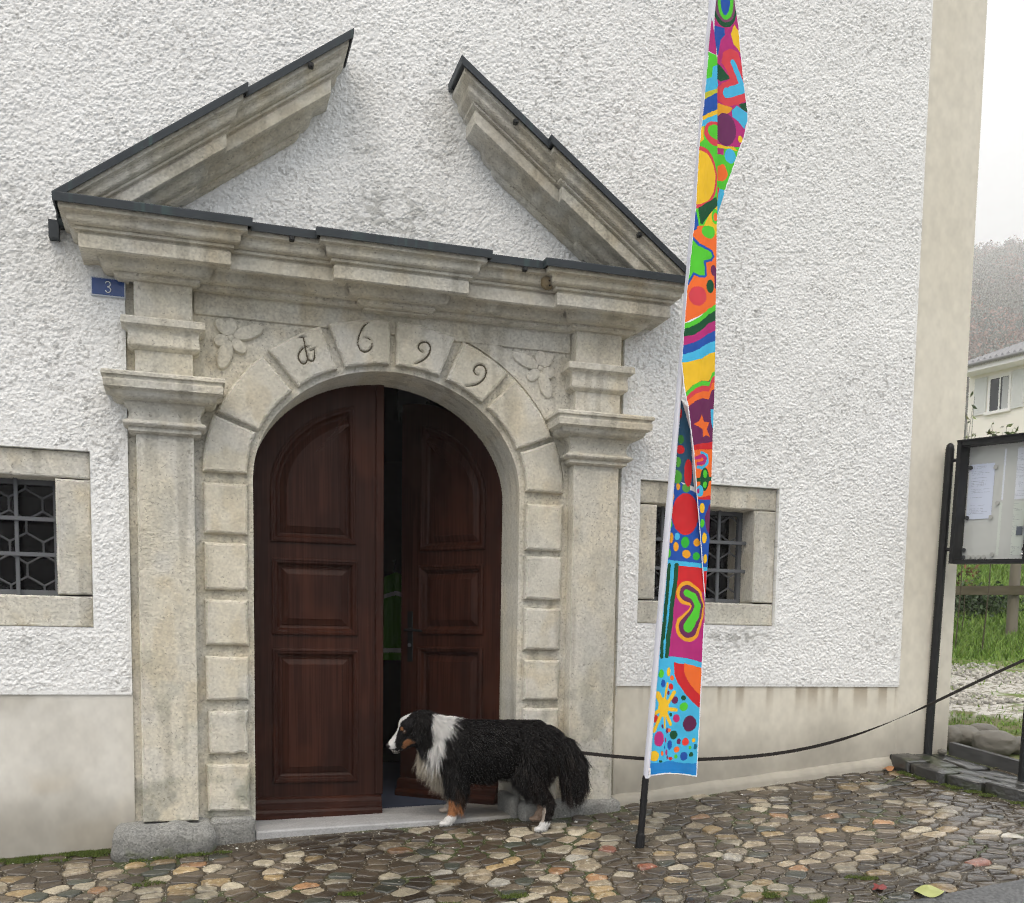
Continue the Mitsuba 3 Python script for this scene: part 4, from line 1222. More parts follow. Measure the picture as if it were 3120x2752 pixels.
# ---------------------------------------------------------------- beach flag
ART = [
 (0,'p',[(0.204,0.231),(0.538,0.222),(0.551,1.1),(0.537,1.468),(0.24,1.456),(0.221,1.093)],(70,182,226)),
 (0,'p',[(0.199,0.386),(0.272,0.391),(0.316,0.4),(0.375,0.386),(0.491,0.377),(0.493,0.315),(0.415,0.327),(0.311,0.333),(0.201,0.325)],(36,132,206)),
 (0,'e',(0.231,0.424,0.024,0.027),(236,192,44)),
 (0,'e',(0.272,0.437,0.007,0.013),(240,112,48)),
 (0,'e',(0.294,0.441,0.005,0.015),(182,46,122)),
 (0,'e',(0.301,0.416,0.004,0.011),(108,42,88)),
 (0,'e',(0.319,0.41,0.012,0.008),(206,42,48)),
 (0,'e',(0.351,0.42,0.011,0.011),(84,202,52)),
 (0,'e',(0.405,0.419,0.025,0.022),(34,84,172)),
 (0,'e',(0.453,0.425,0.013,0.013),(20,80,50)),
 (0,'e',(0.478,0.465,0.01,0.015),(20,100,130)),
 (0,'e',(0.445,0.461,0.01,0.009),(84,202,52)),
 (0,'e',(0.467,0.498,0.011,0.011),(236,192,44)),
 (0,'e',(0.412,0.492,0.023,0.02),(230,65,55)),
 (0,'e',(0.355,0.456,0.018,0.016),(240,112,48)),
 (0,'e',(0.312,0.479,0.013,0.024),(34,84,172)),
 (0,'e',(0.367,0.497,0.014,0.014),(108,42,88)),
 (0,'e',(0.334,0.531,0.023,0.023),(20,80,50)),
 (0,'e',(0.254,0.512,0.025,0.039),(182,46,122)),
 (0,'e',(0.213,0.52,0.005,0.01),(108,42,88)),
 (0,'e',(0.211,0.482,0.005,0.012),(84,202,52)),
 (0,'e',(0.263,0.397,0.009,0.006),(20,80,50)),
 (0,'e',(0.288,0.505,0.004,0.013),(182,46,122)),
 (0,'e',(0.285,0.468,0.003,0.009),(34,84,172)),
 (0,'e',(0.295,0.553,0.006,0.015),(108,42,88)),
 (0,'e',(0.308,0.555,0.009,0.01),(240,112,48)),
 (0,'e',(0.27,0.575,0.005,0.011),(108,42,88)),
 (0,'e',(0.435,0.586,0.045,0.041),(95,35,75)),
 (0,'e',(0.347,0.615,0.02,0.02),(190,45,110)),
 (0,'e',(0.312,0.635,0.007,0.01),(20,80,50)),
 (0,'e',(0.229,0.615,0.019,0.02),(206,42,48)),
 (0,'e',(0.218,0.6,0.008,0.011),(20,80,50)),
 (0,'e',(0.392,0.674,0.028,0.022),(84,202,52)),
 (0,'e',(0.388,0.719,0.016,0.013),(20,80,50)),
 (0,'e',(0.334,0.709,0.02,0.02),(108,42,88)),
 (0,'e',(0.297,0.745,0.006,0.011),(108,42,88)),
 (0,'e',(0.31,0.777,0.013,0.016),(206,42,48)),
 (0,'e',(0.269,0.792,0.011,0.02),(34,84,172)),
 (0,'e',(0.259,0.841,0.014,0.021),(84,202,52)),
 (0,'e',(0.296,0.851,0.009,0.023),(236,192,44)),
 (0,'e',(0.315,0.821,0.011,0.013),(240,112,48)),
 (0,'c',(0.274,0.665,0.0134,0.243,0.738,0.0134),(236,192,44)),
 (0,'c',(0.274,0.665,0.0094,0.33,0.748,0.0094),(236,192,44)),
 (0,'c',(0.274,0.665,0.0094,0.344,0.659,0.0094),(236,192,44)),
 (0,'c',(0.274,0.665,0.0087,0.314,0.585,0.0087),(236,192,44)),
 (0,'c',(0.274,0.665,0.0087,0.227,0.552,0.0087),(236,192,44)),
 (0,'c',(0.274,0.665,0.0094,0.224,0.639,0.0094),(236,192,44)),
 (0,'c',(0.274,0.665,0.0054,0.291,0.794,0.0054),(236,192,44)),
 (0,'c',(0.274,0.665,0.004,0.283,0.568,0.004),(236,192,44)),
 (0,'e',(0.274,0.672,0.027,0.049),(236,192,44)),
 (0,'p',[(0.325,0.899),(0.515,0.869),(0.523,0.651),(0.501,0.661),(0.446,0.698),(0.393,0.745),(0.347,0.798),(0.327,0.844)],(206,42,48)),
 (0,'p',[(0.384,0.895),(0.515,0.869),(0.52,0.717),(0.459,0.758),(0.413,0.805),(0.386,0.851)],(240,112,48)),
 (0,'p',[(0.338,1.384),(0.497,1.377),(0.518,1.211),(0.525,1.016),(0.529,0.893),(0.424,0.918),(0.292,0.93),(0.312,1.095),(0.314,1.206),(0.329,1.302)],(182,46,122)),
 (0,'p',[(0.338,1.384),(0.497,1.377),(0.509,1.263),(0.318,1.219),(0.329,1.302)],(206,42,48)),
 (0,'c',(0.39,1.249,0.06,0.431,1.233,0.0509),(230,162,44)),
 (0,'c',(0.431,1.233,0.0509,0.458,1.187,0.0391),(230,162,44)),
 (0,'c',(0.458,1.187,0.0391,0.444,1.139,0.0522),(230,162,44)),
 (0,'c',(0.444,1.139,0.0522,0.405,1.08,0.0757),(230,162,44)),
 (0,'c',(0.39,1.249,0.0418,0.431,1.233,0.0365),(108,42,88)),
 (0,'c',(0.431,1.233,0.0365,0.458,1.187,0.0313),(108,42,88)),
 (0,'c',(0.458,1.187,0.0313,0.444,1.139,0.0405),(108,42,88)),
 (0,'c',(0.444,1.139,0.0405,0.405,1.08,0.0561),(108,42,88)),
 (0,'c',(0.39,1.249,0.0189,0.431,1.233,0.017),(84,202,52)),
 (0,'c',(0.431,1.233,0.017,0.458,1.187,0.0183),(84,202,52)),
 (0,'c',(0.458,1.187,0.0183,0.444,1.139,0.0248),(84,202,52)),
 (0,'c',(0.444,1.139,0.0248,0.405,1.08,0.03),(84,202,52)),
 (0,'c',(0.29,1.386,0.0085,0.282,1.268,0.0085),(20,80,50)),
 (0,'c',(0.282,1.268,0.0085,0.274,1.141,0.0085),(20,80,50)),
 (0,'c',(0.274,1.141,0.0085,0.266,1.02,0.0085),(20,80,50)),
 (0,'c',(0.261,1.094,0.0081,0.259,1.028,0.0081),(20,80,50)),
 (0,'c',(0.259,1.028,0.0081,0.26,0.926,0.0081),(20,80,50)),
 (0,'c',(0.329,1.387,0.0111,0.325,1.314,0.0111),(20,80,50)),
 (0,'c',(0.325,1.314,0.0111,0.309,1.206,0.0111),(20,80,50)),
 (0,'c',(0.309,1.206,0.0111,0.3,1.078,0.0111),(20,80,50)),
 (0,'c',(0.3,1.078,0.0111,0.29,1.021,0.0111),(20,80,50)),
 (0,'c',(0.299,1.095,0.0107,0.292,1.022,0.0107),(20,80,50)),
 (0,'c',(0.292,1.022,0.0107,0.286,0.93,0.0107),(20,80,50)),
 (0,'c',(0.254,1.236,0.0059,0.251,1.103,0.0059),(20,80,50)),
 (0,'p',[(0.266,1.413),(0.292,1.584),(0.299,1.771),(0.326,1.807),(0.384,1.764),(0.513,1.721),(0.525,1.401),(0.382,1.405)],(34,84,172)),
 (0,'p',[(0.286,1.758),(0.315,2.143),(0.308,1.984),(0.316,2.245),(0.382,2.053),(0.412,1.778),(0.326,1.801)],(46,88,118)),
 (0,'e',(0.37,1.641,0.073,0.103),(206,42,48)),
 (0,'e',(0.326,1.773,0.011,0.017),(230,162,44)),
 (0,'e',(0.299,1.726,0.007,0.018),(230,162,44)),
 (0,'e',(0.289,1.591,0.01,0.026),(84,202,52)),
 (0,'e',(0.296,1.521,0.011,0.026),(230,162,44)),
 (0,'e',(0.328,1.529,0.014,0.017),(70,182,226)),
 (0,'e',(0.323,1.478,0.014,0.023),(230,162,44)),
 (0,'e',(0.373,1.502,0.023,0.028),(50,180,60)),
 (0,'e',(0.439,1.504,0.019,0.02),(230,162,44)),
 (0,'e',(0.283,1.445,0.013,0.025),(84,202,52)),
 (0,'e',(0.382,1.444,0.023,0.021),(230,162,44)),
 (0,'e',(0.439,1.435,0.021,0.02),(50,180,60)),
 (0,'e',(0.37,1.769,0.022,0.022),(90,160,70)),
 (0,'e',(0.378,1.845,0.022,0.068),(206,42,48)),
 (0,'e',(0.317,1.822,0.028,0.034),(80,165,60)),
 (0,'e',(0.323,1.894,0.014,0.025),(80,160,60)),
 (0,'e',(0.332,1.956,0.022,0.022),(206,42,48)),
 (0,'e',(0.334,2.006,0.015,0.022),(60,130,60)),
 (0,'e',(0.326,2.132,0.01,0.024),(206,42,48)),
 (1,'p',[(0.294,1.951),(0.517,1.998),(0.498,2.372),(0.289,2.353)],(108,42,88)),
 (1,'p',[(0.412,2.12),(0.429,2.088),(0.468,2.091),(0.451,2.055),(0.475,2.02),(0.449,2.027),(0.428,2.016),(0.423,2.05),(0.37,2.071),(0.397,2.085)],(240,112,48)),
 (1,'p',[(0.472,2.156),(0.497,2.158),(0.501,2.065),(0.492,2.064),(0.476,2.107)],(70,182,226)),
 (1,'p',[(0.356,1.955),(0.503,2.0),(0.514,1.708),(0.4,1.702)],(240,112,48)),
 (1,'p',[(0.356,1.967),(0.503,2.003),(0.504,1.965),(0.364,1.946)],(206,42,48)),
 (1,'c',(0.427,1.938,0.0078,0.463,1.93,0.0078),(70,182,226)),
 (1,'c',(0.463,1.93,0.0078,0.47,1.897,0.0078),(70,182,226)),
 (1,'c',(0.47,1.897,0.0078,0.437,1.867,0.0078),(70,182,226)),
 (1,'c',(0.437,1.867,0.0078,0.408,1.868,0.0078),(70,182,226)),
 (1,'c',(0.396,1.911,0.0091,0.435,1.926,0.0091),(182,46,122)),
 (1,'c',(0.435,1.926,0.0091,0.455,1.915,0.0091),(182,46,122)),
 (1,'c',(0.455,1.915,0.0091,0.443,1.893,0.0091),(182,46,122)),
 (1,'c',(0.443,1.893,0.0091,0.408,1.884,0.0091),(182,46,122)),
 (1,'e',(0.456,1.813,0.03,0.057),(20,80,50)),
 (1,'c',(0.411,1.806,0.0091,0.502,1.821,0.0091),(20,80,50)),
 (1,'e',(0.458,1.84,0.014,0.02),(84,202,52)),
 (1,'e',(0.461,1.787,0.013,0.016),(84,202,52)),
 (1,'e',(0.43,1.754,0.023,0.028),(70,182,226)),
 (1,'e',(0.42,1.753,0.007,0.013),(182,46,122)),
 (1,'p',[(0.414,1.719),(0.513,1.743),(0.514,1.713),(0.421,1.708)],(206,42,48)),
 (1,'p',[(0.407,1.712),(0.528,1.719),(0.519,1.369),(0.455,1.366)],(34,84,172)),
 (1,'e',(0.451,1.673,0.017,0.024),(236,192,44)),
 (1,'e',(0.457,1.598,0.013,0.021),(84,202,52)),
 (1,'e',(0.475,1.527,0.014,0.026),(236,192,44)),
 (1,'e',(0.487,1.423,0.011,0.024),(236,192,44)),
 (1,'p',[(0.507,1.708),(0.492,1.688),(0.47,1.63),(0.483,1.574),(0.513,1.525)],(108,42,88)),
 (1,'p',[(0.476,1.38),(0.518,1.388),(0.519,1.362),(0.48,1.361)],(70,182,226)),
 (1,'p',[(0.476,1.363),(0.527,1.364),(0.52,1.147),(0.484,1.146)],(206,42,48)),
 (1,'p',[(0.283,2.534),(0.501,2.654),(0.485,3.1),(0.333,3.08)],(240,112,48)),
 (1,'p',[(0.363,3.119),(0.462,3.133),(0.45,3.095),(0.417,3.055),(0.383,3.024),(0.373,3.025)],(20,80,50)),
 (1,'p',[(0.393,3.028),(0.43,3.063),(0.48,3.045),(0.483,2.962),(0.446,3.005),(0.418,3.025)],(236,192,44)),
 (1,'e',(0.458,3.067,0.024,0.038),(84,202,52)),
 (1,'e',(0.459,3.067,0.016,0.024),(240,112,48)),
 (1,'p',[(0.347,3.076),(0.359,3.024),(0.357,2.993),(0.33,2.978)],(34,84,172)),
 (1,'e',(0.42,2.988,0.039,0.032),(84,202,52)),
 (1,'p',[(0.32,2.955),(0.305,2.929),(0.299,2.814),(0.302,2.731),(0.305,2.725),(0.314,2.723),(0.324,2.728),(0.351,2.776),(0.376,2.766),(0.404,2.769),(0.411,2.773),(0.415,2.78),(0.413,2.814),(0.407,2.841),(0.445,2.854),(0.461,2.879),(0.444,2.905),(0.406,2.914),(0.374,2.926),(0.336,2.961),(0.327,2.961)],(34,84,172)),
 (1,'p',[(0.33,2.951),(0.366,2.917),(0.401,2.903),(0.436,2.895),(0.449,2.879),(0.437,2.862),(0.393,2.848),(0.401,2.813),(0.402,2.78),(0.378,2.777),(0.346,2.791),(0.314,2.733),(0.311,2.814),(0.318,2.929)],(84,202,52)),
 (1,'e',(0.457,2.813,0.019,0.025),(108,42,88)),
 (1,'c',(0.468,2.797,0.0065,0.474,2.737,0.0065),(108,42,88)),
 (1,'e',(0.439,2.734,0.024,0.032),(20,80,50)),
 (1,'e',(0.371,2.68,0.045,0.045),(214,68,80)),
 (1,'p',[(0.276,2.539),(0.31,2.546),(0.351,2.562),(0.391,2.589),(0.432,2.626),(0.494,2.666),(0.495,2.638),(0.433,2.6),(0.392,2.562),(0.352,2.538),(0.311,2.521),(0.276,2.512)],(84,202,52)),
 (1,'p',[(0.276,2.512),(0.311,2.521),(0.352,2.538),(0.392,2.562),(0.433,2.6),(0.495,2.638),(0.497,2.59),(0.435,2.558),(0.394,2.521),(0.353,2.494),(0.312,2.485),(0.278,2.477)],(20,80,50)),
 (1,'p',[(0.278,2.477),(0.312,2.485),(0.353,2.494),(0.394,2.521),(0.435,2.558),(0.497,2.59),(0.498,2.541),(0.436,2.51),(0.395,2.481),(0.354,2.458),(0.313,2.445),(0.279,2.44)],(182,46,122)),
 (1,'p',[(0.279,2.44),(0.313,2.445),(0.354,2.458),(0.395,2.481),(0.436,2.51),(0.498,2.541),(0.5,2.489),(0.438,2.465),(0.397,2.437),(0.356,2.416),(0.315,2.402),(0.28,2.397)],(34,84,172)),
 (1,'p',[(0.28,2.397),(0.315,2.402),(0.356,2.416),(0.397,2.437),(0.438,2.465),(0.5,2.489),(0.502,2.437),(0.44,2.413),(0.399,2.385),(0.357,2.373),(0.316,2.363),(0.282,2.355)],(70,182,226)),
 (1,'p',[(0.282,2.355),(0.316,2.363),(0.357,2.373),(0.399,2.385),(0.44,2.413),(0.502,2.437),(0.506,2.342),(0.444,2.284),(0.402,2.278),(0.361,2.258),(0.321,2.219),(0.287,2.2)],(236,192,44)),
 (1,'p',[(0.301,2.195),(0.324,2.221),(0.368,2.262),(0.409,2.279),(0.451,2.283),(0.471,2.329),(0.506,2.351),(0.506,2.328),(0.472,2.306),(0.452,2.259),(0.41,2.256),(0.369,2.239),(0.325,2.198),(0.301,2.172)],(84,202,52)),
 (1,'p',[(0.301,2.173),(0.325,2.199),(0.369,2.24),(0.41,2.257),(0.452,2.261),(0.472,2.307),(0.506,2.329),(0.507,2.301),(0.473,2.279),(0.453,2.232),(0.411,2.229),(0.37,2.212),(0.326,2.171),(0.302,2.145)],(214,68,80)),
 (1,'p',[(0.302,2.146),(0.326,2.172),(0.37,2.213),(0.411,2.23),(0.453,2.234),(0.473,2.28),(0.507,2.302),(0.509,2.268),(0.474,2.246),(0.454,2.2),(0.412,2.196),(0.371,2.179),(0.327,2.139),(0.303,2.112)],(240,112,48)),
 (1,'p',[(0.375,3.742),(0.458,3.814),(0.487,3.025),(0.342,3.006),(0.349,3.422)],(84,202,52)),
 (1,'p',[(0.4,3.984),(0.416,3.923),(0.407,3.922)],(34,84,172)),
 (1,'p',[(0.401,3.955),(0.418,3.958),(0.427,3.902),(0.437,3.808),(0.389,3.817)],(182,46,122)),
 (1,'p',[(0.386,3.813),(0.437,3.808),(0.453,3.773),(0.419,3.749),(0.414,3.702),(0.38,3.684)],(84,202,52)),
 (1,'p',[(0.377,3.684),(0.414,3.699),(0.419,3.749),(0.453,3.773),(0.457,3.662),(0.376,3.622)],(70,182,226)),
 (1,'p',[(0.372,3.619),(0.457,3.665),(0.457,3.642),(0.37,3.589)],(190,190,60)),
 (1,'p',[(0.363,3.585),(0.457,3.645),(0.46,3.566),(0.359,3.505)],(34,84,172)),
 (1,'p',[(0.359,3.508),(0.46,3.569),(0.461,3.542),(0.356,3.487)],(236,192,44)),
 (1,'p',[(0.356,3.49),(0.461,3.545),(0.462,3.507),(0.354,3.458)],(70,182,226)),
 (1,'p',[(0.361,3.462),(0.378,3.473),(0.38,3.409),(0.357,3.387)],(236,192,44)),
 (1,'e',(0.444,3.448,0.063,0.056),(214,68,80)),
 (1,'e',(0.45,3.457,0.051,0.033),(84,202,52)),
 (1,'e',(0.359,3.234,0.103,0.144),(214,68,80)),
 (1,'e',(0.354,3.234,0.097,0.126),(236,192,44)),
 (1,'p',[(0.363,3.092),(0.461,3.159),(0.477,3.12),(0.416,3.064),(0.383,3.017),(0.373,3.022)],(20,80,50)),
 (1,'p',[(0.337,3.071),(0.354,3.073),(0.366,3.007),(0.329,3.003)],(34,84,172)),
 (1,'p',[(0.416,3.064),(0.47,3.119),(0.48,3.022),(0.39,3.011)],(236,192,44)),
 (1,'e',(0.458,3.066,0.022,0.036),(84,202,52)),
 (1,'e',(0.459,3.065,0.014,0.02),(240,112,48)),
 (2,'p',[(0.457,3.421),(0.682,3.455),(0.699,3.053),(0.472,3.023)],(84,202,52)),
 (2,'p',[(0.433,4.077),(0.585,4.106),(0.666,3.827),(0.682,3.452),(0.457,3.418)],(182,46,122)),
 (2,'e',(0.499,4.078,0.073,0.106),(20,80,50)),
 (2,'e',(0.501,4.081,0.062,0.086),(120,70,100)),
 (2,'e',(0.503,4.087,0.046,0.08),(84,202,52)),
 (2,'e',(0.501,4.09,0.027,0.062),(34,84,172)),
 (2,'p',[(0.437,3.968),(0.5,3.968),(0.505,3.939),(0.482,3.912),(0.471,3.84),(0.442,3.823)],(34,84,172)),
 (2,'p',[(0.558,4.001),(0.591,3.967),(0.605,3.875),(0.587,3.89),(0.558,3.908),(0.539,3.951)],(236,192,44)),
 (2,'p',[(0.443,3.806),(0.479,3.795),(0.547,3.748),(0.489,3.72),(0.446,3.736)],(20,80,50)),
 (2,'e',(0.455,3.703,0.019,0.029),(70,182,226)),
 (2,'p',[(0.489,3.808),(0.498,3.856),(0.538,3.884),(0.587,3.878),(0.641,3.764),(0.652,3.671),(0.597,3.638),(0.528,3.612),(0.465,3.634),(0.451,3.673),(0.503,3.717),(0.544,3.744),(0.521,3.779)],(214,68,80)),
 (2,'c',(0.558,3.823,0.0144,0.602,3.757,0.0144),(70,182,226)),
 (2,'c',(0.602,3.757,0.0144,0.61,3.735,0.0144),(70,182,226)),
 (2,'c',(0.527,3.675,0.0235,0.625,3.723,0.0235),(70,182,226)),
 (2,'p',[(0.597,3.638),(0.655,3.665),(0.665,3.613),(0.618,3.624)],(20,80,50)),
 (2,'p',[(0.45,3.62),(0.563,3.615),(0.55,3.589),(0.453,3.55)],(230,162,44)),
 (2,'p',[(0.56,3.602),(0.59,3.631),(0.633,3.62),(0.668,3.608),(0.64,3.532),(0.6,3.561),(0.564,3.574)],(70,182,226)),
 (2,'e',(0.525,3.505,0.064,0.075),(108,44,94)),
 (2,'e',(0.616,3.479,0.015,0.016),(236,192,44)),
 (2,'p',[(0.457,3.432),(0.542,3.428),(0.577,3.439),(0.606,3.419),(0.514,3.417),(0.458,3.409)],(236,192,44)),
 (2,'p',[(0.458,3.409),(0.521,3.416),(0.519,3.385),(0.459,3.376)],(182,46,122)),
 (2,'e',(0.559,3.388,0.033,0.034),(70,182,226)),
 (2,'e',(0.509,3.297,0.038,0.036),(240,112,48)),
 (2,'e',(0.491,3.289,0.032,0.03),(240,112,48)),
 (2,'e',(0.518,3.323,0.017,0.018),(240,112,48)),
 (2,'p',[(0.464,3.243),(0.501,3.225),(0.499,3.171),(0.477,3.108),(0.469,3.113)],(214,68,80)),
 (2,'p',[(0.501,3.222),(0.55,3.22),(0.48,3.03),(0.471,3.047),(0.49,3.145)],(70,182,226)),
]
LAYERS = [[(0.198,0.32),(0.296,0.332),(0.37,0.328),(0.495,0.306),(0.502,0.63),(0.504,0.879),(0.504,1.099),(0.5,1.211),(0.513,1.531),(0.468,1.781),(0.399,2.15),(0.35,2.174),(0.318,2.208),(0.309,1.984),(0.298,1.802),(0.276,1.645),(0.256,1.375),(0.245,1.109),(0.239,0.995)], [(0.498,1.211),(0.449,1.528),(0.409,1.746),(0.378,1.932),(0.336,2.145),(0.337,2.149),(0.316,2.221),(0.298,2.353),(0.301,2.408),(0.307,2.536),(0.315,2.694),(0.323,2.768),(0.335,2.931),(0.347,3.07),(0.348,3.09),(0.357,3.364),(0.377,3.59),(0.39,3.797),(0.404,3.985),(0.443,3.806),(0.454,3.497),(0.47,3.083),(0.469,3.038),(0.479,2.676),(0.489,2.31),(0.492,1.999),(0.49,2.158),(0.5,1.808),(0.503,1.467)], [(0.445,4.102),(0.553,4.123),(0.558,4.089),(0.587,3.978),(0.623,3.772),(0.657,3.618),(0.659,3.577),(0.641,3.496),(0.609,3.414),(0.574,3.319),(0.533,3.211),(0.478,3.048),(0.47,3.083),(0.443,3.806)]]

HEM = [(0, LAYERS[0][0:7], 0.0055), (1, LAYERS[1][0:8], 0.0048), (2, LAYERS[2][3:11], 0.004), (1, LAYERS[1][7:18], 0.0022)]
for lay, ln, w in HEM:
    for a, b in zip(ln[:-1], ln[1:]):
        ART.append((lay, 'c', (a[0], a[1], w, b[0], b[1], w), (236, 238, 246)))


def lin(c):
    c = np.array(c) / 255.0
    return [float(v) for v in np.where(c <= 0.04045, c / 12.92, ((c + 0.055) / 1.055) ** 2.4) * 0.95]


def flag_color(p, n, uv):
    """The banner's print, in the cloth's own metres; each of its three folds has its own place in u."""
    lay = dr.floor((uv.x + 0.5) / 2)
    # the painters' wobbly brush edges
    x0 = uv.x - 2 * lay
    z0 = uv.y
    x = x0 + 0.0035 * (nz(x0 * 60, z0 * 60, 1.0) - 0.5)
    z = z0 + 0.0035 * (nz(x0 * 60, z0 * 60, 9.0) - 0.5)
    c = mi.Color3f(0.8, 0.8, 0.83)
    for L_, kind, d, q in ART:
        if kind == 'e':
            on = dr.square((x - d[0]) / d[2]) + dr.square((z - d[1]) / d[3]) < 1
        elif kind == 'c':
            ax, az, r1, bx2, bz, r22 = d
            vx, vz = bx2 - ax, bz - az
            t = dr.clip(((x - ax) * vx + (z - az) * vz) / (vx * vx + vz * vz + 1e-12), 0, 1)
            rr = r1 + (r22 - r1) * t
            on = dr.square(x - ax - t * vx) + dr.square(z - az - t * vz) < dr.square(rr)
        else:
            on = mi.Bool(False)
            for (ax, az), (bx2, bz) in zip(d, d[1:] + d[:1]):
                if abs(az - bz) < 1e-9:
                    continue
                on = on ^ (((z < az) != (z < bz)) & (x < ax + (bx2 - ax) / (bz - az) * (z - az)))
        c = dr.select(on & (lay == L_), mi.Color3f(*lin(q)), c)
    return c * (0.90 + 0.16 * fb(x0 * 25, z0 * 18, 2.0))


scene['flag_print'] = {'type': 'twosided', 'bsdf': {'type': 'principled', 'base_color': mikit.proc(flag_color), 'roughness': 0.75, 'specular': 0.25}}
textured('sleeve_white', lambda p, n, uv: mikit.mix((0.58, 0.60, 0.69), (0.66, 0.675, 0.745), fb(p.x * 8, p.z * 3, 1.0)), 0.8, lambda p, n, uv: fb(p.x * 40, p.z * 14, 1.0, 2), 0.003)
plain('pole_black', (0.010, 0.010, 0.011), 0.45, 0.0, 0.3)
FL = tag('beach_flag', 'tall twisted banner flag painted with bright hearts, stars and dots on a black pole', 'flag')
FY = -0.655
px_ = lambda z: 1.1655 + 0.0632 * (z + 0.04)
obj('beach_flag__pole', tube([(px_(z), FY, z) for z in (-0.05, 0.31, 0.33, 2.5, 5.2)], [0.0175, 0.0172, 0.011, 0.010, 0.007], 16), 'pole_black', smooth=50)
obj('beach_flag__pole_foot', tube([(px_(-0.075), FY, -0.075), (px_(-0.068), FY, -0.068), (px_(0.02), FY, 0.02), (px_(0.03), FY, 0.03)], [0.024, 0.0245, 0.0225, 0.018], 18), 'pole_black', smooth=50)
obj('beach_flag__pole_joint', tube([(px_(0.19), FY, 0.19), (px_(0.205), FY, 0.205)], [0.0195, 0.0195], 18), 'pole_black', smooth=50)
zz = np.r_[0.312, 0.33, np.linspace(0.4, 5.0, 70)]
zr = np.random.default_rng(3)
obj('beach_flag__sleeve', tube([(px_(z) + 0.002, FY, z) for z in zz], 0.0225 + 0.002 * np.sin(zz * 5) * np.clip(zz - 0.4, 0, 1) + 0.0010 * np.sin(zz * 31), 16, False, flat=0.62), 'sleeve_white', smooth=True)


def cloth(i, yfn):
    P = Polygon(LAYERS[i]).buffer(0)
    ringp = resample(np.array(P.exterior.coords), 0.02)
    x0, z0, x1, z1 = P.bounds
    gx, gz = np.meshgrid(np.arange(x0, x1, 0.02), np.arange(z0, z1, 0.02))
    g = np.c_[gx.ravel(), gz.ravel()]
    g = g[contains_xy(P.buffer(-0.009), g[:, 0], g[:, 1])]
    pts = np.vstack([ringp, g])
    tri = Delaunay(pts).simplices
    c = pts[tri].mean(1)
    tri = tri[contains_xy(P.buffer(1e-6), c[:, 0], c[:, 1])]
    V = np.c_[pts[:, 0] + 1.0, yfn(pts[:, 0], pts[:, 1]), pts[:, 1]]
    return trimesh.Trimesh(V, tri, process=False), np.c_[pts[:, 0] + 2.0 * i, pts[:, 1]]


polx = lambda z: px_(z) - 1.0
fold0 = lambda x, z: FY + 0.012 - 0.022 * np.sin(np.clip((x - polx(z) - 0.02) / 0.30, 0, 1) * 4.4 + 0.4) * np.clip(1.7 - z, 0.25, 1)
m, uv = cloth(0, fold0)
obj('beach_flag__cloth', m, 'flag_print', smooth=True, uv=uv)
m, uv = cloth(1, lambda x, z: fold0(x, z) - 0.005 - np.clip((z - 1.3) / 0.9, 0, 1) * (0.052 + 0.014 * np.sin(np.clip((x - polx(z)) / 0.22, -0.2, 1) * 2.6) - 0.030 * np.clip((x - 0.40) / 0.08, 0, 1)))
obj('beach_flag__cloth_flap', m, 'flag_print', smooth=True, uv=uv)
m, uv = cloth(2, lambda x, z: FY + 0.010 - 0.006 + 0.028 * np.clip((x - 0.45) / 0.2, 0, 1) ** 1.3)
obj('beach_flag__cloth_fold', m, 'flag_print', smooth=True, uv=uv)
plain('label_white', (0.72, 0.73, 0.76), 0.7)
obj('beach_flag__label', cat([bx(px_(0.36) - 0.001, px_(0.36) + 0.014, FY - 0.0215, FY - 0.0195, 0.318, 0.366)]), 'label_white')
obj('beach_flag__label__print', cat([bx(px_(0.36) + 0.004, px_(0.36) + 0.0055, FY - 0.0222, FY - 0.0214, 0.328, 0.352)]), 'iron_black')

# ================================================================ the dog
DO = np.array([0.545, -0.105, 0.0])
DF = np.array([-0.883, 0.470, 0.0])      # nose direction
DL = np.array([-0.470, -0.883, 0.0])     # its left side, towards the street


def dw(p):
    p = np.atleast_2d(np.asarray(p, float))
    return DO + p[:, :1] * DF + p[:, 1:2] * DL + p[:, 2:3] * np.array([0, 0, 1.0])


def dlocal(v):
    q = np.asarray(v) - DO
    return np.c_[q @ DF, q @ DL, q[:, 2]]


def chain(pts):
    """Hull of each pair of neighbouring spheres (s, l, h, r)."""
    out = []
    for a, b in zip(pts[:-1], pts[1:]):
        s = [manifold3d.Manifold.sphere(p[3], 20).translate(tuple(map(float, p[:3]))) for p in (a, b)]
        out.append(manifold3d.Manifold.batch_hull(s))
    return out


B = []
B += chain([(0.24, 0, 0.415, 0.125), (0.14, 0, 0.405, 0.143), (0.00, 0, 0.425, 0.135), (-0.15, 0, 0.445, 0.130), (-0.26, 0, 0.440, 0.120), (-0.335, 0, 0.410, 0.085)])
B += chain([(0.20, 0, 0.500, 0.070), (-0.02, 0, 0.515, 0.060), (-0.22, 0, 0.52, 0.060)])
B += chain([(0.20, 0, 0.465, 0.105), (0.30, 0.004, 0.495, 0.092), (0.375, 0.012, 0.525, 0.078), (0.425, 0.022, 0.535, 0.070)])
B += chain([(0.265, 0.0, 0.350, 0.090), (0.340, 0.005, 0.400, 0.078), (0.40, 0.018, 0.475, 0.062)])
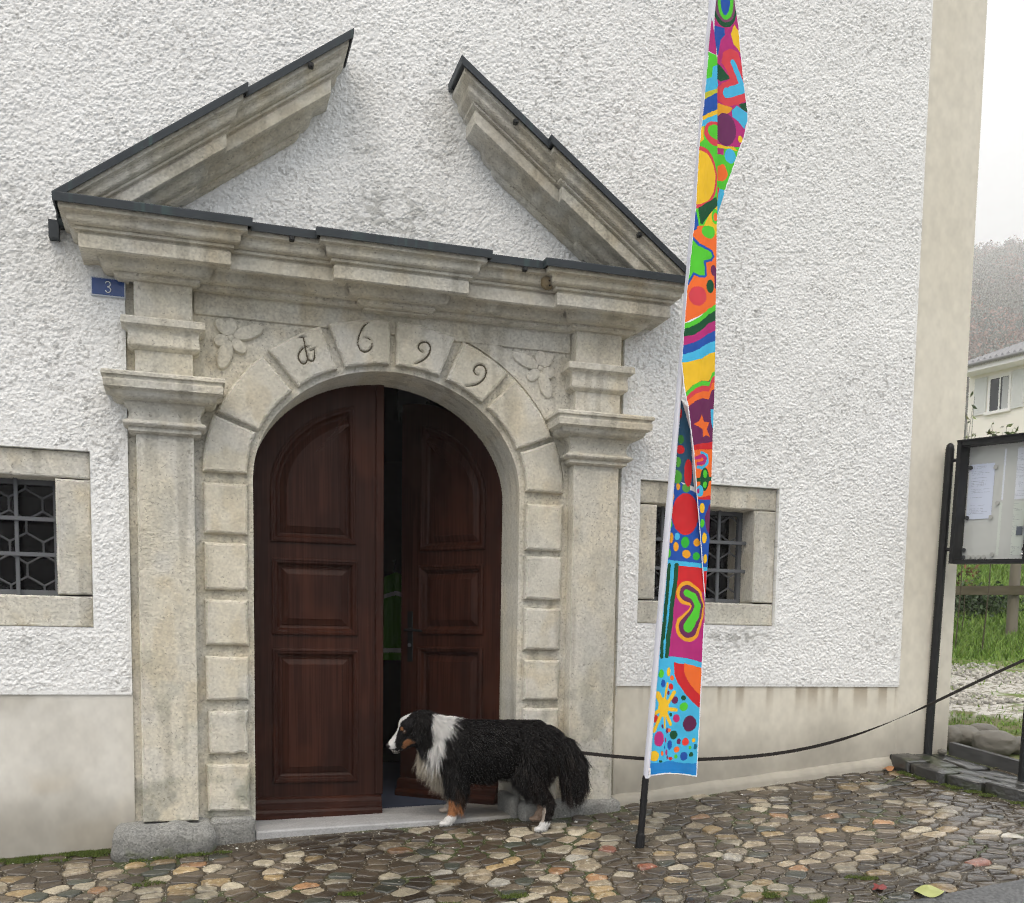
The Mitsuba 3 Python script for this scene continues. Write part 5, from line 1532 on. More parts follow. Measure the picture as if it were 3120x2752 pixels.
# head: skull, cheeks, stop, muzzle, lower jaw
B += chain([(0.425, 0.022, 0.535, 0.070), (0.466, 0.032, 0.527, 0.060)])
B += chain([(0.464, 0.034, 0.512, 0.054), (0.507, 0.044, 0.464, 0.040), (0.553, 0.056, 0.422, 0.0275)])
B += chain([(0.440, 0.030, 0.470, 0.050), (0.500, 0.043, 0.428, 0.030), (0.538, 0.052, 0.396, 0.019)])
GL = lambda s, l: float(ground(*(dw((s, l, 0))[0, :2])))
g1, g2, g3, g4 = GL(0.235, 0.115), 0.040, GL(-0.285, 0.075), GL(-0.235, -0.075)
B += chain([(0.185, 0.062, 0.42, 0.080), (0.180, 0.082, 0.255, 0.054), (0.182, 0.095, 0.185, 0.038), (0.192, 0.104, 0.105 + g1, 0.0275), (0.203, 0.111, 0.045 + g1, 0.0235), (0.224, 0.116, 0.022 + g1, 0.026)])
B += chain([(0.20, -0.062, 0.42, 0.078), (0.225, -0.080, 0.255, 0.052), (0.240, -0.095, 0.19, 0.034), (0.252, -0.108, 0.115 + g2, 0.025), (0.262, -0.112, 0.045 + g2, 0.0225), (0.285, -0.115, 0.020 + g2, 0.024)])
B += chain([(-0.255, 0.055, 0.415, 0.108), (-0.205, 0.078, 0.300, 0.078), (-0.225, 0.082, 0.245, 0.056), (-0.318, 0.080, 0.150 + g3, 0.0300), (-0.306, 0.078, 0.060 + g3, 0.0235), (-0.285, 0.077, 0.022 + g3, 0.026)])
B += chain([(-0.24, -0.055, 0.415, 0.105), (-0.17, -0.078, 0.300, 0.074), (-0.18, -0.080, 0.245, 0.052), (-0.262, -0.078, 0.148 + g4, 0.0285), (-0.255, -0.077, 0.060 + g4, 0.0225), (-0.233, -0.076, 0.022 + g4, 0.025)])
for s0, l0, gg in ((0.224, 0.116, g1), (0.285, -0.115, g2), (-0.285, 0.077, g3), (-0.233, -0.076, g4)):
    for k, dl in enumerate((-0.021, -0.008, 0.006, 0.020)):
        fw = (0.026, 0.034, 0.034, 0.027)[k]
        B += chain([(s0, l0 + dl * 0.7, 0.016 + gg, 0.0125), (s0 + fw, l0 + dl, 0.0115 + gg, 0.0112)])
B += chain([(-0.355, 0, 0.440, 0.065), (-0.415, 0.005, 0.375, 0.062), (-0.430, 0.008, 0.30, 0.058), (-0.428, 0.008, 0.25, 0.045)])
mm = manifold3d.Manifold.batch_boolean(B, manifold3d.OpType.Add).refine_to_length(0.012).to_mesh()
dog = trimesh.Trimesh(np.array(mm.vert_properties[:, :3], float), mm.tri_verts, process=True)
trimesh.smoothing.filter_taubin(dog, lamb=0.5, nu=0.53, iterations=14)
dv = np.array(dog.vertices)

BLAZE = Polygon([(0.517, 0.580), (0.452, 0.606), (0.470, 0.555), (0.51, 0.524), (0.519, 0.489), (0.531, 0.446), (0.530, 0.405), (0.570, 0.402), (0.575, 0.43), (0.56, 0.47), (0.545, 0.52), (0.54, 0.56)])
JAW = Polygon([(0.562, 0.398), (0.524, 0.392), (0.491, 0.398), (0.47, 0.36), (0.524, 0.355), (0.565, 0.37)])
TAN = Polygon([(0.491, 0.426), (0.481, 0.451), (0.455, 0.463), (0.426, 0.456), (0.423, 0.439), (0.451, 0.431), (0.48, 0.406), (0.495, 0.398)])
BROW = Polygon([(0.501, 0.525), (0.485, 0.525), (0.484, 0.509), (0.501, 0.508)])
RUFF = Polygon([(0.395, 0.66), (0.30, 0.66), (0.225, 0.61), (0.242, 0.545), (0.258, 0.48), (0.285, 0.41), (0.30, 0.36), (0.345, 0.37), (0.340, 0.43), (0.328, 0.50), (0.345, 0.57)])
CHEST = Polygon([(0.52, 0.385), (0.47, 0.385), (0.43, 0.395), (0.37, 0.40), (0.30, 0.41), (0.29, 0.34), (0.265, 0.27), (0.25, 0.20), (0.40, 0.20), (0.48, 0.30)])


def inside(P, a, b):
    return contains_xy(P, a, b)


def coat(q, jit):
    """Coat colour at local points (s, l, h): tricolour - black, white collar and feet, copper legs and cheeks."""
    s, l, h = q.T
    c = np.tile([0.0062, 0.0056, 0.0060], (len(q), 1))
    rear = np.clip((-0.10 - s) / 0.25, 0, 1) * np.clip((0.50 - h) / 0.2, 0, 1)
    c = c + (rear * np.clip(jit, 0, 1) ** 2)[:, None] * np.array([0.026, 0.016, 0.011])
    white, cream = np.array([0.62, 0.62, 0.61]), np.array([0.40, 0.365, 0.30])
    copper, palew = np.array([0.30, 0.135, 0.060]), np.array([0.44, 0.38, 0.33])
    c[inside(CHEST, s, h)] = cream
    c[inside(RUFF, s, h)] = white
    hl = l - (0.022 + (s - 0.425) * 0.26)
    head = s > 0.40
    c[head & inside(BLAZE, s, h) & (hl < 0.036)] = white
    c[head & inside(JAW, s, h)] = np.array([0.45, 0.43, 0.40])
    c[head & inside(TAN, s, h)] = copper * 0.8
    c[head & inside(BROW, s, h) & (hl > 0.015)] = copper
    leg = (h < 0.20) & (s > 0.10) & (s < 0.34)
    near = leg & (l > 0.03)
    c[near & (h < 0.150 + 0.012 * jit) & (s > 0.13)] = copper
    c[near & (h < g1 + 0.052 + 0.012 * jit)] = white
    far = leg & (l < -0.03)
    c[far & (h < 0.20)] = palew
    hl_ = (h < 0.19) & (s < -0.12) & (s > -0.40)
    c[hl_ & (l > 0) & (h < 0.135) & (s > -0.298 - 0.09 * np.clip(h - 0.06, 0, 0.1))] = palew * 0.9
    c[hl_ & (l > 0) & (h < g3 + 0.052)] = white
    c[hl_ & (l < 0) & (h < 0.13)] = palew * [0.85, 0.7, 0.6]
    nose = (s > 0.555) & (h > 0.396)
    c[nose & (np.hypot(s - 0.578, h - 0.417) < 0.020)] = np.array([0.02, 0.018, 0.018])
    mouth = head & (np.abs(h - (0.386 + 0.34 * np.clip(0.545 - s, 0, 1) * np.clip((0.53 - s) / 0.05, 0, 1))) < 0.0035) & (s > 0.44) & (s < 0.55)
    c[mouth] = np.array([0.02, 0.014, 0.012])
    return c


for name, rough in (('fur', 0.42),):
    scene[name] = {'type': 'twosided', 'bsdf': {'type': 'principled', 'base_color': {'type': 'mesh_attribute', 'name': 'vertex_color'}, 'roughness': rough, 'specular': 0.15}}
DG = tag('dog', 'black, white and copper long-haired dog standing at the half-open door, looking left', 'dog')
obj('dog__body', trimesh.Trimesh(dw(dv), dog.faces[:, ::-1] if np.linalg.det(np.stack([DF, DL, [0, 0, 1.0]])) < 0 else dog.faces, process=False), 'fur', smooth=True, color=coat(dv, np.full(len(dv), 0.3)))


def hair(mask_fn, count, length_fn, seed, width=0.0026, droop=1.0, lift=0.28):
    """Tufts of hair as tapered ribbons growing from the body."""
    r = np.random.default_rng(seed)
    area = dog.area_faces
    cen = dog.triangles_center
    w = area * mask_fn(cen)
    f = r.choice(len(area), count, p=w / w.sum())
    a = r.uniform(0, 1, (count, 2))
    a[a.sum(1) > 1] = 1 - a[a.sum(1) > 1]
    tri = dog.triangles[f]
    p = tri[:, 0] + a[:, :1] * (tri[:, 1] - tri[:, 0]) + a[:, 1:] * (tri[:, 2] - tri[:, 0])
    n = dog.face_normals[f]
    s, l, h = p.T
    # the way the coat lies
    d = np.stack([np.full(count, -1.0), np.sign(l) * 0.10, np.full(count, -0.55)], 1)
    low = np.clip((0.46 - h) / 0.15, 0, 1)[:, None]
    d = d * (1 - 0.5 * low) + low * np.array([-0.15, 0, -1.0])
    ruff = np.clip((s - 0.22) / 0.08, 0, 1)[:, None] * (s < 0.405)[:, None]
    d = d * (1 - ruff) + ruff * np.stack([-0.55 + 0 * s, np.sign(l) * 0.15, -0.9 + 0 * s], 1)
    ch = (inside(CHEST, s, h) & (h < 0.40))[:, None]
    d = np.where(ch, np.stack([0.25 + r.normal(0, 0.25, count), 0.25 * np.sign(l), -1.0 + 0 * s], 1), d)
    tail = (s < -0.36)[:, None]
    d = np.where(tail, np.stack([-0.28 + 0 * s, 0 * s, -1.0 + 0 * s], 1), d)
    hd = (s > 0.405)[:, None]
    d = np.where(hd, np.stack([-1.0 + 0 * s, 0 * s, 0.25 + 0 * s], 1), d)
    d /= np.linalg.norm(d, axis=1, keepdims=True)
    clump = np.floor(p / 0.028)
    ck = (np.sin(clump @ [12.9, 78.2, 37.7]) * 43758.5) % 1
    ck2 = (np.sin(clump @ [39.3, 11.1, 83.1]) * 24634.6) % 1
    side = np.cross(d, n)
    d = d - n * (np.sum(d * n, 1, keepdims=True)) * 0.8
    d /= np.linalg.norm(d, axis=1, keepdims=True) + 1e-9
    d = d + n * lift * (0.5 + r.uniform(0, 1, (count, 1))) * (1 + 1.1 * ((s > 0.22) & (s < 0.405)) + 0.6 * (s < -0.36))[:, None] + side * ((ck - 0.5) * 0.22)[:, None] + r.normal(0, 0.06, (count, 3))
    d /= np.linalg.norm(d, axis=1, keepdims=True)
    L = length_fn(s, l, h) * (0.55 + 0.75 * r.uniform(0, 1, count)) * (0.8 + 0.4 * ck2)
    L = L[:, None]
    g = np.array([0, 0, -1.0]) * droop
    q1 = p + d * L * 0.5 + g * L * 0.06
    q2 = p + d * L * 0.98 + g * L * 0.30
    wv = np.cross(d, r.normal(0, 1, (count, 3)))
    wv /= np.linalg.norm(wv, axis=1, keepdims=True)
    wv = wv * (width * r.uniform(0.6, 1.25, count))[:, None]
    p0 = p - n * 0.004
    V = np.stack([p0 - wv, p0 + wv, q1 - wv * 0.8, q1 + wv * 0.8, q2], 1)
    base = np.array([[0, 1, 3], [0, 3, 2], [2, 3, 4]])
    F = (np.arange(count)[:, None, None] * 5 + base).reshape(-1, 3)
    C = coat(p, ck2 * r.uniform(0.3, 1.2, count)) * (0.84 + 0.32 * r.uniform(0, 1, count))[:, None]
    C = np.repeat(C[:, None], 5, 1).reshape(-1, 3)
    return trimesh.Trimesh(dw(V.reshape(-1, 3)), F, process=False), C


def w_body(c):
    s, l, h = c.T
    return ((h > 0.19) & (s < 0.41)) * np.where(s > 0.22, 1.4, 1.0) + 0.35 * ((h <= 0.19) & (h > 0.10)) * (s < 0.41)


def len_body(s, l, h):
    L = np.full(len(s), 0.054)
    L = np.where(h < 0.34, 0.062, L)
    L = np.where((s < -0.18) & (h < 0.36), 0.072, L)
    L = np.where(s < -0.36, 0.088, L)
    L = np.where(s > 0.23, 0.078, L)
    L = np.where(h < 0.22, 0.036, L)
    L = np.where(h < 0.17, 0.018, L)
    return L


m, C = hair(w_body, 85000, len_body, 21, 0.0017, 1.0, 0.15)
obj('dog__coat', m, 'fur', color=C)
m, C = hair(lambda c: (c[:, 0] >= 0.40) * (c[:, 0] < 0.535) * (np.hypot(c[:, 0] - 0.478, c[:, 2] - 0.500) > 0.019) * 1.0, 5500, lambda s, l, h: np.where(s < 0.44, 0.026, 0.0085), 22, 0.0018, 0.3, 0.20)
obj('dog__head_hair', m, 'fur', color=C)
m, C = hair(lambda c: 1.0 * ((c[:, 2] < 0.20) & (c[:, 0] < 0.40)), 4500, lambda s, l, h: np.where(h > 0.10, 0.020, 0.0095), 23, 0.0018, 0.4, 0.22)
obj('dog__leg_hair', m, 'fur', color=C)
m, C = hair(lambda c: 1.0 * ((c[:, 0] > 0.12) & (c[:, 0] < 0.19) & (c[:, 2] < 0.24) & (c[:, 2] > 0.12)), 1100, lambda s, l, h: np.full(len(s), 0.055), 24, 0.0022, 0.8, 0.2)
obj('dog__leg_hair', m, 'fur', color=np.maximum(C, [0.03, 0.018, 0.012]))
# ears, folded and hanging
for sgn in (1, -1):
    pts = [(0.398, 0.020 + sgn * 0.060, 0.592, 0.020), (0.378, 0.022 + sgn * 0.082, 0.570, 0.018), (0.392, 0.022 + sgn * 0.092, 0.520, 0.016), (0.405, 0.022 + sgn * 0.092, 0.470, 0.011)]
    e = manifold3d.Manifold.batch_boolean(chain(pts), manifold3d.OpType.Add).refine_to_length(0.008).to_mesh()
    em = trimesh.Trimesh(np.array(e.vert_properties[:, :3], float), e.tri_verts, process=True)
    trimesh.smoothing.filter_taubin(em, iterations=8)
    ev = np.array(em.vertices)
    c0 = np.array([0.392, 0.022 + sgn * 0.082, 0.53])
    ev[:, 0] = c0[0] + (ev[:, 0] - c0[0]) * 1.9
    obj('dog__ear', trimesh.Trimesh(dw(ev), em.faces, process=False), 'fur', smooth=True, color=np.tile([0.011, 0.010, 0.0105], (len(ev), 1)))
    hold, dog = dog, em
    em.vertices = ev
    m, C = hair(lambda c: np.ones(len(c)), 1500, lambda s, l, h: np.full(len(s), 0.030), 30 + sgn, 0.0022, 1.0, 0.25)
    dog = hold
    obj('dog__ear_hair', m, 'fur', color=np.tile([0.012, 0.011, 0.011], (len(C), 1)))
scene['eye_wet'] = {'type': 'principled', 'base_color': col((0.035, 0.018, 0.010)), 'roughness': 0.05, 'specular': 0.8}
for sgn in (1, -1):
    m = trimesh.creation.icosphere(subdivisions=3, radius=0.0115)
    obj('dog__eye', trimesh.Trimesh(m.vertices + dw((0.474, 0.036 + sgn * 0.053, 0.500))[0], m.faces, process=False), 'eye_wet', smooth=True)
scene['nose_wet'] = {'type': 'principled', 'base_color': col((0.016, 0.014, 0.014)), 'roughness': 0.3, 'specular': 0.6}
m = trimesh.creation.icosphere(subdivisions=3)
obj('dog__nose', trimesh.Trimesh(dw(m.vertices * [0.012, 0.015, 0.0125] + [0.574, 0.062, 0.423]), m.faces, process=False), 'nose_wet', smooth=True)
# leash: from the collar along the far side, behind the flag, up to the notice board's far post
plain('webbing', (0.020, 0.016, 0.014), 0.7)
from scipy.interpolate import CubicSpline
lp = np.array([tuple(dw((0.27, -0.10, 0.50))[0]), tuple(dw((0.10, -0.20, 0.46))[0]), (0.80, -0.20, 0.425), (0.985, -0.33, 0.408), (1.27, -0.47, 0.389), (1.62, -0.57, 0.393), (2.12, -0.61, 0.440), (2.44, -0.63, 0.515), (2.95, -0.65, 0.703), (3.33, -0.64, 0.853), (3.585, -0.655, 0.955)])
ls = np.r_[0, np.cumsum(np.linalg.norm(np.diff(lp, axis=0), axis=1))]
sp = CubicSpline(ls, lp)(np.linspace(0, ls[-1], 160))
tw = np.interp(np.linspace(0, 1, 160), [0, 0.35, 0.62, 0.74, 0.80, 1.0], [0.1, 0.25, 0.35, 1.35, 0.35, 0.25])
tt = np.gradient(sp, axis=0)
tt /= np.linalg.norm(tt, axis=1, keepdims=True)
up = np.array([0, 0, 1.0]) - tt * tt[:, 2:3]
up /= np.linalg.norm(up, axis=1, keepdims=True)
sdv = np.cross(tt, up)
wv = (np.cos(tw)[:, None] * up + np.sin(tw)[:, None] * sdv) * 0.0095
nv_ = np.cross(tt, wv) / 0.0095 * 0.0012
V = np.stack([sp - wv - nv_, sp + wv - nv_, sp + wv + nv_, sp - wv + nv_], 1).reshape(-1, 3)
F = []
for i in range(159):
    for j in range(4):
        a, b = i * 4 + j, i * 4 + (j + 1) % 4
        F += [[a, b, b + 4], [a, b + 4, a + 4]]
leash = trimesh.Trimesh(V, np.array(F), process=False)
knot = tube([nb(0.645, 0, 0.935), nb(0.645, 0, 0.975)], [0.031, 0.031], 16)
obj('leash', cat([leash, knot]), 'webbing')
tag('leash', 'dark webbing leash running from the dog behind the flag up to the notice board post', 'leash')

# ================================================================ the meadow, far house and hill
TT = [-40, -4, 0, 1.86, 2.3, 2.6, 3.15, 6.33, 9.3, 15.3, 24.3, 36, 50, 70, 150, 300, 560, 860, 1100]
TZ = [-4, -1.0, -0.14, 0.20, 0.29, 0.335, 0.48, 0.87, 1.15, 2.45, 4.2, 6.3, 8.5, 11.5, 22, 60, 165, 288, 320]


def terrain(x, y):
    t = 0.67 * np.asarray(x, float) + 0.74 * np.asarray(y, float)
    return np.interp(t, TT, TZ)


def lawn_color(p, n, uv):
    t = p.x * 0.67 + p.y * 0.74
    g = mikit.mix((0.085, 0.150, 0.028), (0.14, 0.215, 0.042), fb(p.x * 1.4, p.y * 1.4, 0.0))
    g = mikit.mix(g, (0.085, 0.10, 0.03), 0.7 * ss(0.5, 0.7, fb(p.x * 0.6 + 4, p.y * 0.6, 3.0)))
    g = g * (0.7 + 0.6 * nz(p.x * 55, p.y * 55, 1.0))
    soil = mikit.mix((0.12, 0.11, 0.055), (0.16, 0.15, 0.09), nz(p.x * 30, p.y * 30, 2.0))
    e = 0.9 * (fb(p.x * 1.6, p.y * 1.6, 9.0) - 0.5)
    g = mikit.mix(g, soil, ss(7.1, 6.4, t + e) * 0.75 * ss(0.35, 0.6, nz(p.x * 12, p.y * 12, 3.0)))
    grav = mikit.mix((0.34, 0.33, 0.31), (0.52, 0.51, 0.48), nz(p.x * 48, p.y * 48, 5.0))
    grav = mikit.mix(grav, (0.16, 0.15, 0.11), 0.8 * ss(0.56, 0.70, nz(p.x * 38, p.y * 38, 8.0)))
    g = mikit.mix(g, (0.155, 0.150, 0.105), 0.9 * ss(14.0, 19.0, t))
    return mikit.mix(g, grav, ss(3.2, 3.6, t + e * 0.5) * ss(6.2, 5.4, t + e) * ss(0.30, 0.55, fb(p.x * 5, p.y * 5, 2.0) + 0.06))


textured('lawn', lawn_color, 0.9, lambda p, n, uv: fb(p.x * 60, p.y * 60, 0.0, 2), 0.01, 2e-3)


def lawn_pt(U, V):
    # U along the rising direction, V across it; starts at the edging board
    x = 0.67 * U + 0.74 * V
    y = 0.74 * U - 0.67 * V
    return np.stack([x, y, terrain(x, y) + 0.02 * (meshkit.noise(np.stack([x * 2, y * 2, x * 0], -1), 2) - 0.5)], -1)


lawn = sheet(lawn_pt, np.r_[np.linspace(1.0, 12, 90), np.linspace(12.5, 60, 60)], np.r_[np.linspace(-60, -8, 20), np.linspace(-7.5, 9, 80), np.linspace(10, 60, 20)])
c = lawn.triangles_center
edge = 3.64 + 0.30 * np.maximum(-c[:, 1], 0)
lawn.update_faces((c[:, 0] > edge - 0.02) & (c[:, 1] > -6) | (c[:, 1] > 9.0))
obj('lawn', lawn, 'lawn', smooth=True)
tag('lawn', 'green meadow with a strip of pale gravel rising behind the house corner', kind='structure')

r5 = np.random.default_rng(17)
scene['leafy'] = {'type': 'twosided', 'bsdf': {'type': 'principled', 'base_color': {'type': 'mesh_attribute', 'name': 'vertex_color'}, 'roughness': 0.55, 'specular': 0.3}}


def wedge(n, d0, d1, a0=36.5, a1=50.0, power=1.0):
    d = d0 + (d1 - d0) * r5.uniform(0, 1, n) ** power
    a = np.radians(r5.uniform(a0, a1, n))
    return CAM[0] + d * np.sin(a), CAM[1] + d * np.cos(a)


def blades(n):
    x, y = wedge(n, 6.6, 26, power=1.3)
    t = 0.67 * x + 0.74 * y
    e = (meshkit.fbm(np.c_[x * 1.6, y * 1.6, 0 * x + 9], 3) - 0.5) * 0.9
    ok = (x > 3.68 + 0.30 * np.maximum(-y, 0)) & (t > 2.75) & ~((t + e > 3.55) & (t + e < 5.9) & (r5.uniform(0, 1, n) < 0.94)) & (r5.uniform(0, 1, n) < np.where(t + e < 7.0, 0.45, 1.0))
    x, y, t = x[ok], y[ok], t[ok]
    k = len(x)
    z = terrain(x, y)
    h = r5.uniform(0.03, 0.075, k) * np.where(t < 6.6, 0.55, 1.4) * np.where((t > 7.5), 1.3, 1.0)
    a = r5.uniform(0, 2 * math.pi, k)
    w = 0.004 + 0.0006 * np.hypot(x - CAM[0], y - CAM[1])
    lx, ly = r5.normal(0, 0.5, (2, k)) * h
    V = np.stack([np.c_[x - w * np.cos(a), y - w * np.sin(a), z - 0.01], np.c_[x + w * np.cos(a), y + w * np.sin(a), z - 0.01], np.c_[x + lx, y + ly, z + h]], 1).reshape(-1, 3)
    g = np.array([0.135, 0.235, 0.042]) * (0.6 + 0.8 * r5.uniform(0, 1, (k, 1))) + np.array([0.05, 0.03, 0.008]) * r5.uniform(0, 1, (k, 1)) ** 3
    return trimesh.Trimesh(V, np.arange(3 * k).reshape(-1, 3), process=False), np.repeat(g, 3, 0)


m, C = blades(60000)
obj('grass', m, 'leafy', color=C)
tag('grass', 'lush green grass blades on the rising meadow', 'grass', kind='stuff')
x, y = wedge(12000, 6.9, 12.5)
t = 0.67 * x + 0.74 * y
e = (meshkit.fbm(np.c_[x * 1.6, y * 1.6, 0 * x + 9], 3) - 0.5) * 0.9
ok = (t + e > 3.3) & (t + e < 6.2) & (x > 3.7) & (meshkit.fbm(np.c_[x * 2.2, y * 2.2, 0 * x], 3) > 0.42)
x, y = x[ok], y[ok]
ico = trimesh.creation.icosphere(subdivisions=0)
k = len(x)
s = r5.uniform(0.008, 0.022, (k, 1, 1)) * r5.uniform(0.6, 1.2, (k, 1, 3))
V = ico.vertices[None] * s + np.stack([x, y, terrain(x, y) + 0.004], 1)[:, None]
F = (np.arange(k)[:, None, None] * 12 + ico.faces).reshape(-1, 3)
C = np.repeat(r5.uniform(0.20, 0.60, (k, 1)) * np.array([1.0, 0.97, 0.90]), 12, 0)
obj('gravel', trimesh.Trimesh(V.reshape(-1, 3), F, process=False), 'leafy', color=C)
tag('gravel', 'pale crushed gravel of the path across the meadow', 'gravel', kind='stuff')

# fence
textured('fence_wood', lambda p, n, uv: mikit.mix((0.14, 0.125, 0.10), (0.24, 0.22, 0.185), fb(p.x * 14 + p.y * 14, p.z * 3, 1.0)), 0.85)
textured('rail_wood', lambda p, n, uv: mikit.mix((0.055, 0.050, 0.030), (0.14, 0.12, 0.085), fb(p.x * 5, p.y * 5, p.z * 12)), 0.85)
FE = tag('wooden_fence', 'old wooden fence of a round post and a weathered rail in the meadow', 'fence')
fp = np.array([8.60, 4.87])
fd = np.array([0.80, -0.60])
for q in (-2.6, 0.0, 2.6, 5.2):
    x, y = fp + fd * q
    z = float(terrain(x, y))
    obj('wooden_fence__post', tube([(x, y, z - 0.3), (x, y, z + 0.5), (x + 0.01, y, z + 1.05)], [0.070, 0.066, 0.062], 12), 'fence_wood', smooth=50)
    if q < 5:
        x2, y2 = fp + fd * (q + 2.6)
        z1, z2 = 1.735 + 0.0 * q, 1.735
        a, b = np.array([x, y]), np.array([x2, y2])
        nn = np.array([fd[1], -fd[0]]) * 0.02
        o = -np.array([-fd[1], fd[0]]) * 0.085
        c8 = [[*(p + o + s * nn), z + d] for p, z in ((a, z1), (b, z2)) for s in (-1, 1) for d in (-0.055, 0.055)]
        obj('wooden_fence__rail', trimesh.convex.convex_hull(np.array(c8)), 'rail_wood')


def leaf_cloud(pts, size, colors, r, up=0.3):
    """Leaf-sized faces at the points, each a folded quad."""
    k = len(pts)
    a = r.normal(0, 1, (k, 3))
    a /= np.linalg.norm(a, axis=1, keepdims=True)
    b = np.cross(a, r.normal(0, 1, (k, 3)))
    b /= np.linalg.norm(b, axis=1, keepdims=True)
    sz = (size * r.uniform(0.6, 1.3, k))[:, None]
    n = np.cross(a, b)
    V = np.stack([pts - a * sz, pts + b * sz * 0.45 + n * sz * 0.12, pts + a * sz, pts - b * sz * 0.45 + n * sz * 0.12], 1).reshape(-1, 3)
    F = (np.arange(k)[:, None, None] * 4 + np.array([[0, 1, 2], [0, 2, 3]])).reshape(-1, 3)
    return trimesh.Trimesh(V, F, process=False), np.repeat(colors, 4, 0)


plain('bark', (0.075, 0.062, 0.045), 0.9)


def sapling(key, label, cat_, base, twigs, leaf_size, palette, n_leaf, seed, low=0.45):
    """A small plant: twigs given as end points, leaves along their outer halves."""
    r = np.random.default_rng(seed)
    tag(key, label, cat_)
    tw, pts = [], []
    foot = np.array(base, float)
    base = foot + (np.mean(twigs, axis=0) - foot) * 0.62
    tw.append(tube([foot, (foot + base) / 2 + [0.012, -0.01, 0], base], [0.007, 0.006, 0.005], 6))
    for q in twigs:
        q = np.array(q, float)
        mid = (base + q) / 2 + r.normal(0, 0.02, 3)
        tw.append(tube([base, mid, q], [0.0045, 0.0035, 0.002], 5))
        u = r.uniform(low, 1.02, n_leaf)[:, None]
        line = (1 - u) ** 2 * base + 2 * u * (1 - u) * mid + u ** 2 * q
        pts.append(line + r.normal(0, leaf_size * 0.9, (n_leaf, 3)))
    pts = np.vstack(pts)
    obj(key + '__stem', cat(tw), 'bark', smooth=True)
    C = np.array(palette)[r.integers(0, len(palette), len(pts))] * r.uniform(0.6, 1.3, (len(pts), 1))
    m, C = leaf_cloud(pts, np.full(len(pts), leaf_size), C, r)
    k = obj(key + '__foliage', m, 'leafy', color=C)
    tag(k, kind='stuff')


GR = [(0.075, 0.115, 0.03), (0.11, 0.15, 0.04), (0.05, 0.085, 0.028), (0.15, 0.155, 0.05)]


def at(px, py, dist):
    """A point that far from the lens, given by its direction (right, up) from it in tangents."""
    d = CAM_RIGHT * px + CAM_UP * py + CAM_FORWARD
    return CAM + d / math.hypot(d[0], d[1]) * dist


# places of the plants, in the world
sapling('fruit_tree', 'young fruit tree with loose green leaves in front of the pale house', 'tree', (7.05, 3.62, 0.92),
        [(7.04, 3.65, 3.36), (7.03, 3.65, 3.27), (7.07, 3.61, 3.28), (7.15, 3.55, 3.35), (7.19, 3.51, 3.3), (7.12, 3.57, 3.27), (7.05, 3.64, 3.24), (7.23, 3.49, 3.33)], 0.040, GR, 15, 3, 0.5)
sapling('slender_sapling', 'thin sapling with sparse leaves close to the house corner', 'tree', (6.86, 3.80, 0.92),
        [(6.9, 3.76, 3.66), (6.89, 3.77, 3.54), (6.86, 3.8, 3.4), (6.84, 3.81, 3.22), (6.92, 3.74, 3.28)], 0.034, GR, 9, 5, 0.45)
sapling('berry_shrub', 'low shrub with reddish autumn leaves below the notice board', 'shrub', (8.32, 5.42, 1.15),
        [(8.22, 5.50, 2.02), (8.36, 5.38, 2.06), (8.46, 5.30, 2.02)], 0.034, [(0.16, 0.075, 0.035), (0.10, 0.07, 0.03), (0.07, 0.09, 0.03), (0.20, 0.09, 0.04)], 22, 8)
WE = tag('weeds', 'dark green clump of weeds growing along the fence', 'weeds', kind='stuff')
wp = np.c_[r5.normal(9.35, 0.30, 2600), r5.normal(6.5, 0.30, 2600), 0 * np.zeros(2600)]
wp[:, 2] = terrain(wp[:, 0], wp[:, 1]) + np.abs(r5.normal(0, 0.13, 2600))
m, C = leaf_cloud(wp, np.full(2600, 0.045), np.array([0.028, 0.050, 0.017]) * r5.uniform(0.6, 1.7, (2600, 1)), r5)
obj('weeds', m, 'leafy', color=C)

# the pale house up the slope
FH = tag('far_house', 'pale yellow house with grey tiled roof and shuttered window up the slope', 'house')
HP = np.array([25.9, 25.0])
HD = np.array([0.26, -0.966])
HN = np.array([0.966, 0.26])


def fh(s, n, z):
    z = np.asarray(z, float) + 0.24
    return np.stack([HP[0] + HD[0] * s + HN[0] * n, HP[1] + HD[1] * s + HN[1] * n, np.asarray(z, float) + 0 * np.asarray(s, float)], -1)


def fbox(s0, s1, n0, n1, z0, z1):
    return trimesh.convex.convex_hull(np.array([fh(s, n, z) for s in (s0, s1) for n in (n0, n1) for z in (z0, z1)]))


plain('far_wall', (0.80, 0.775, 0.70), 0.9)
plain('far_white', (0.78, 0.775, 0.76), 0.7)
plain('far_shutter', (0.60, 0.615, 0.60), 0.7)
plain('far_tile', (0.24, 0.24, 0.25), 0.45)
plain('far_dark', (0.035, 0.038, 0.045), 0.2)
plain('far_curtain', (0.42, 0.43, 0.43), 0.8)
obj('far_house__wall', cat([fbox(-0.82, 11, 0, 8, 4.6, 10.55)]), 'far_wall')
gable = [fh(-0.82, 0, 10.55), fh(-0.82, 8, 10.55), fh(-0.82, 4, 11.9), fh(-0.30, 0, 10.55), fh(-0.30, 8, 10.55), fh(-0.30, 4, 11.8)]
obj('far_house__gable', trimesh.convex.convex_hull(np.array(gable)), 'far_wall')
obj('far_house__eave', cat([fbox(-0.80, 11.4, -0.55, 0.0, 10.55, 10.64), fbox(-0.82, 11.4, -0.60, -0.55, 10.56, 10.74)]), 'far_white')
obj('far_house__gutter', tube([fh(-0.84, -0.66, 10.78), fh(5, -0.66, 10.78), fh(11.4, -0.66, 10.78)], 0.075, 8), 'far_tile', smooth=50)
rt = []
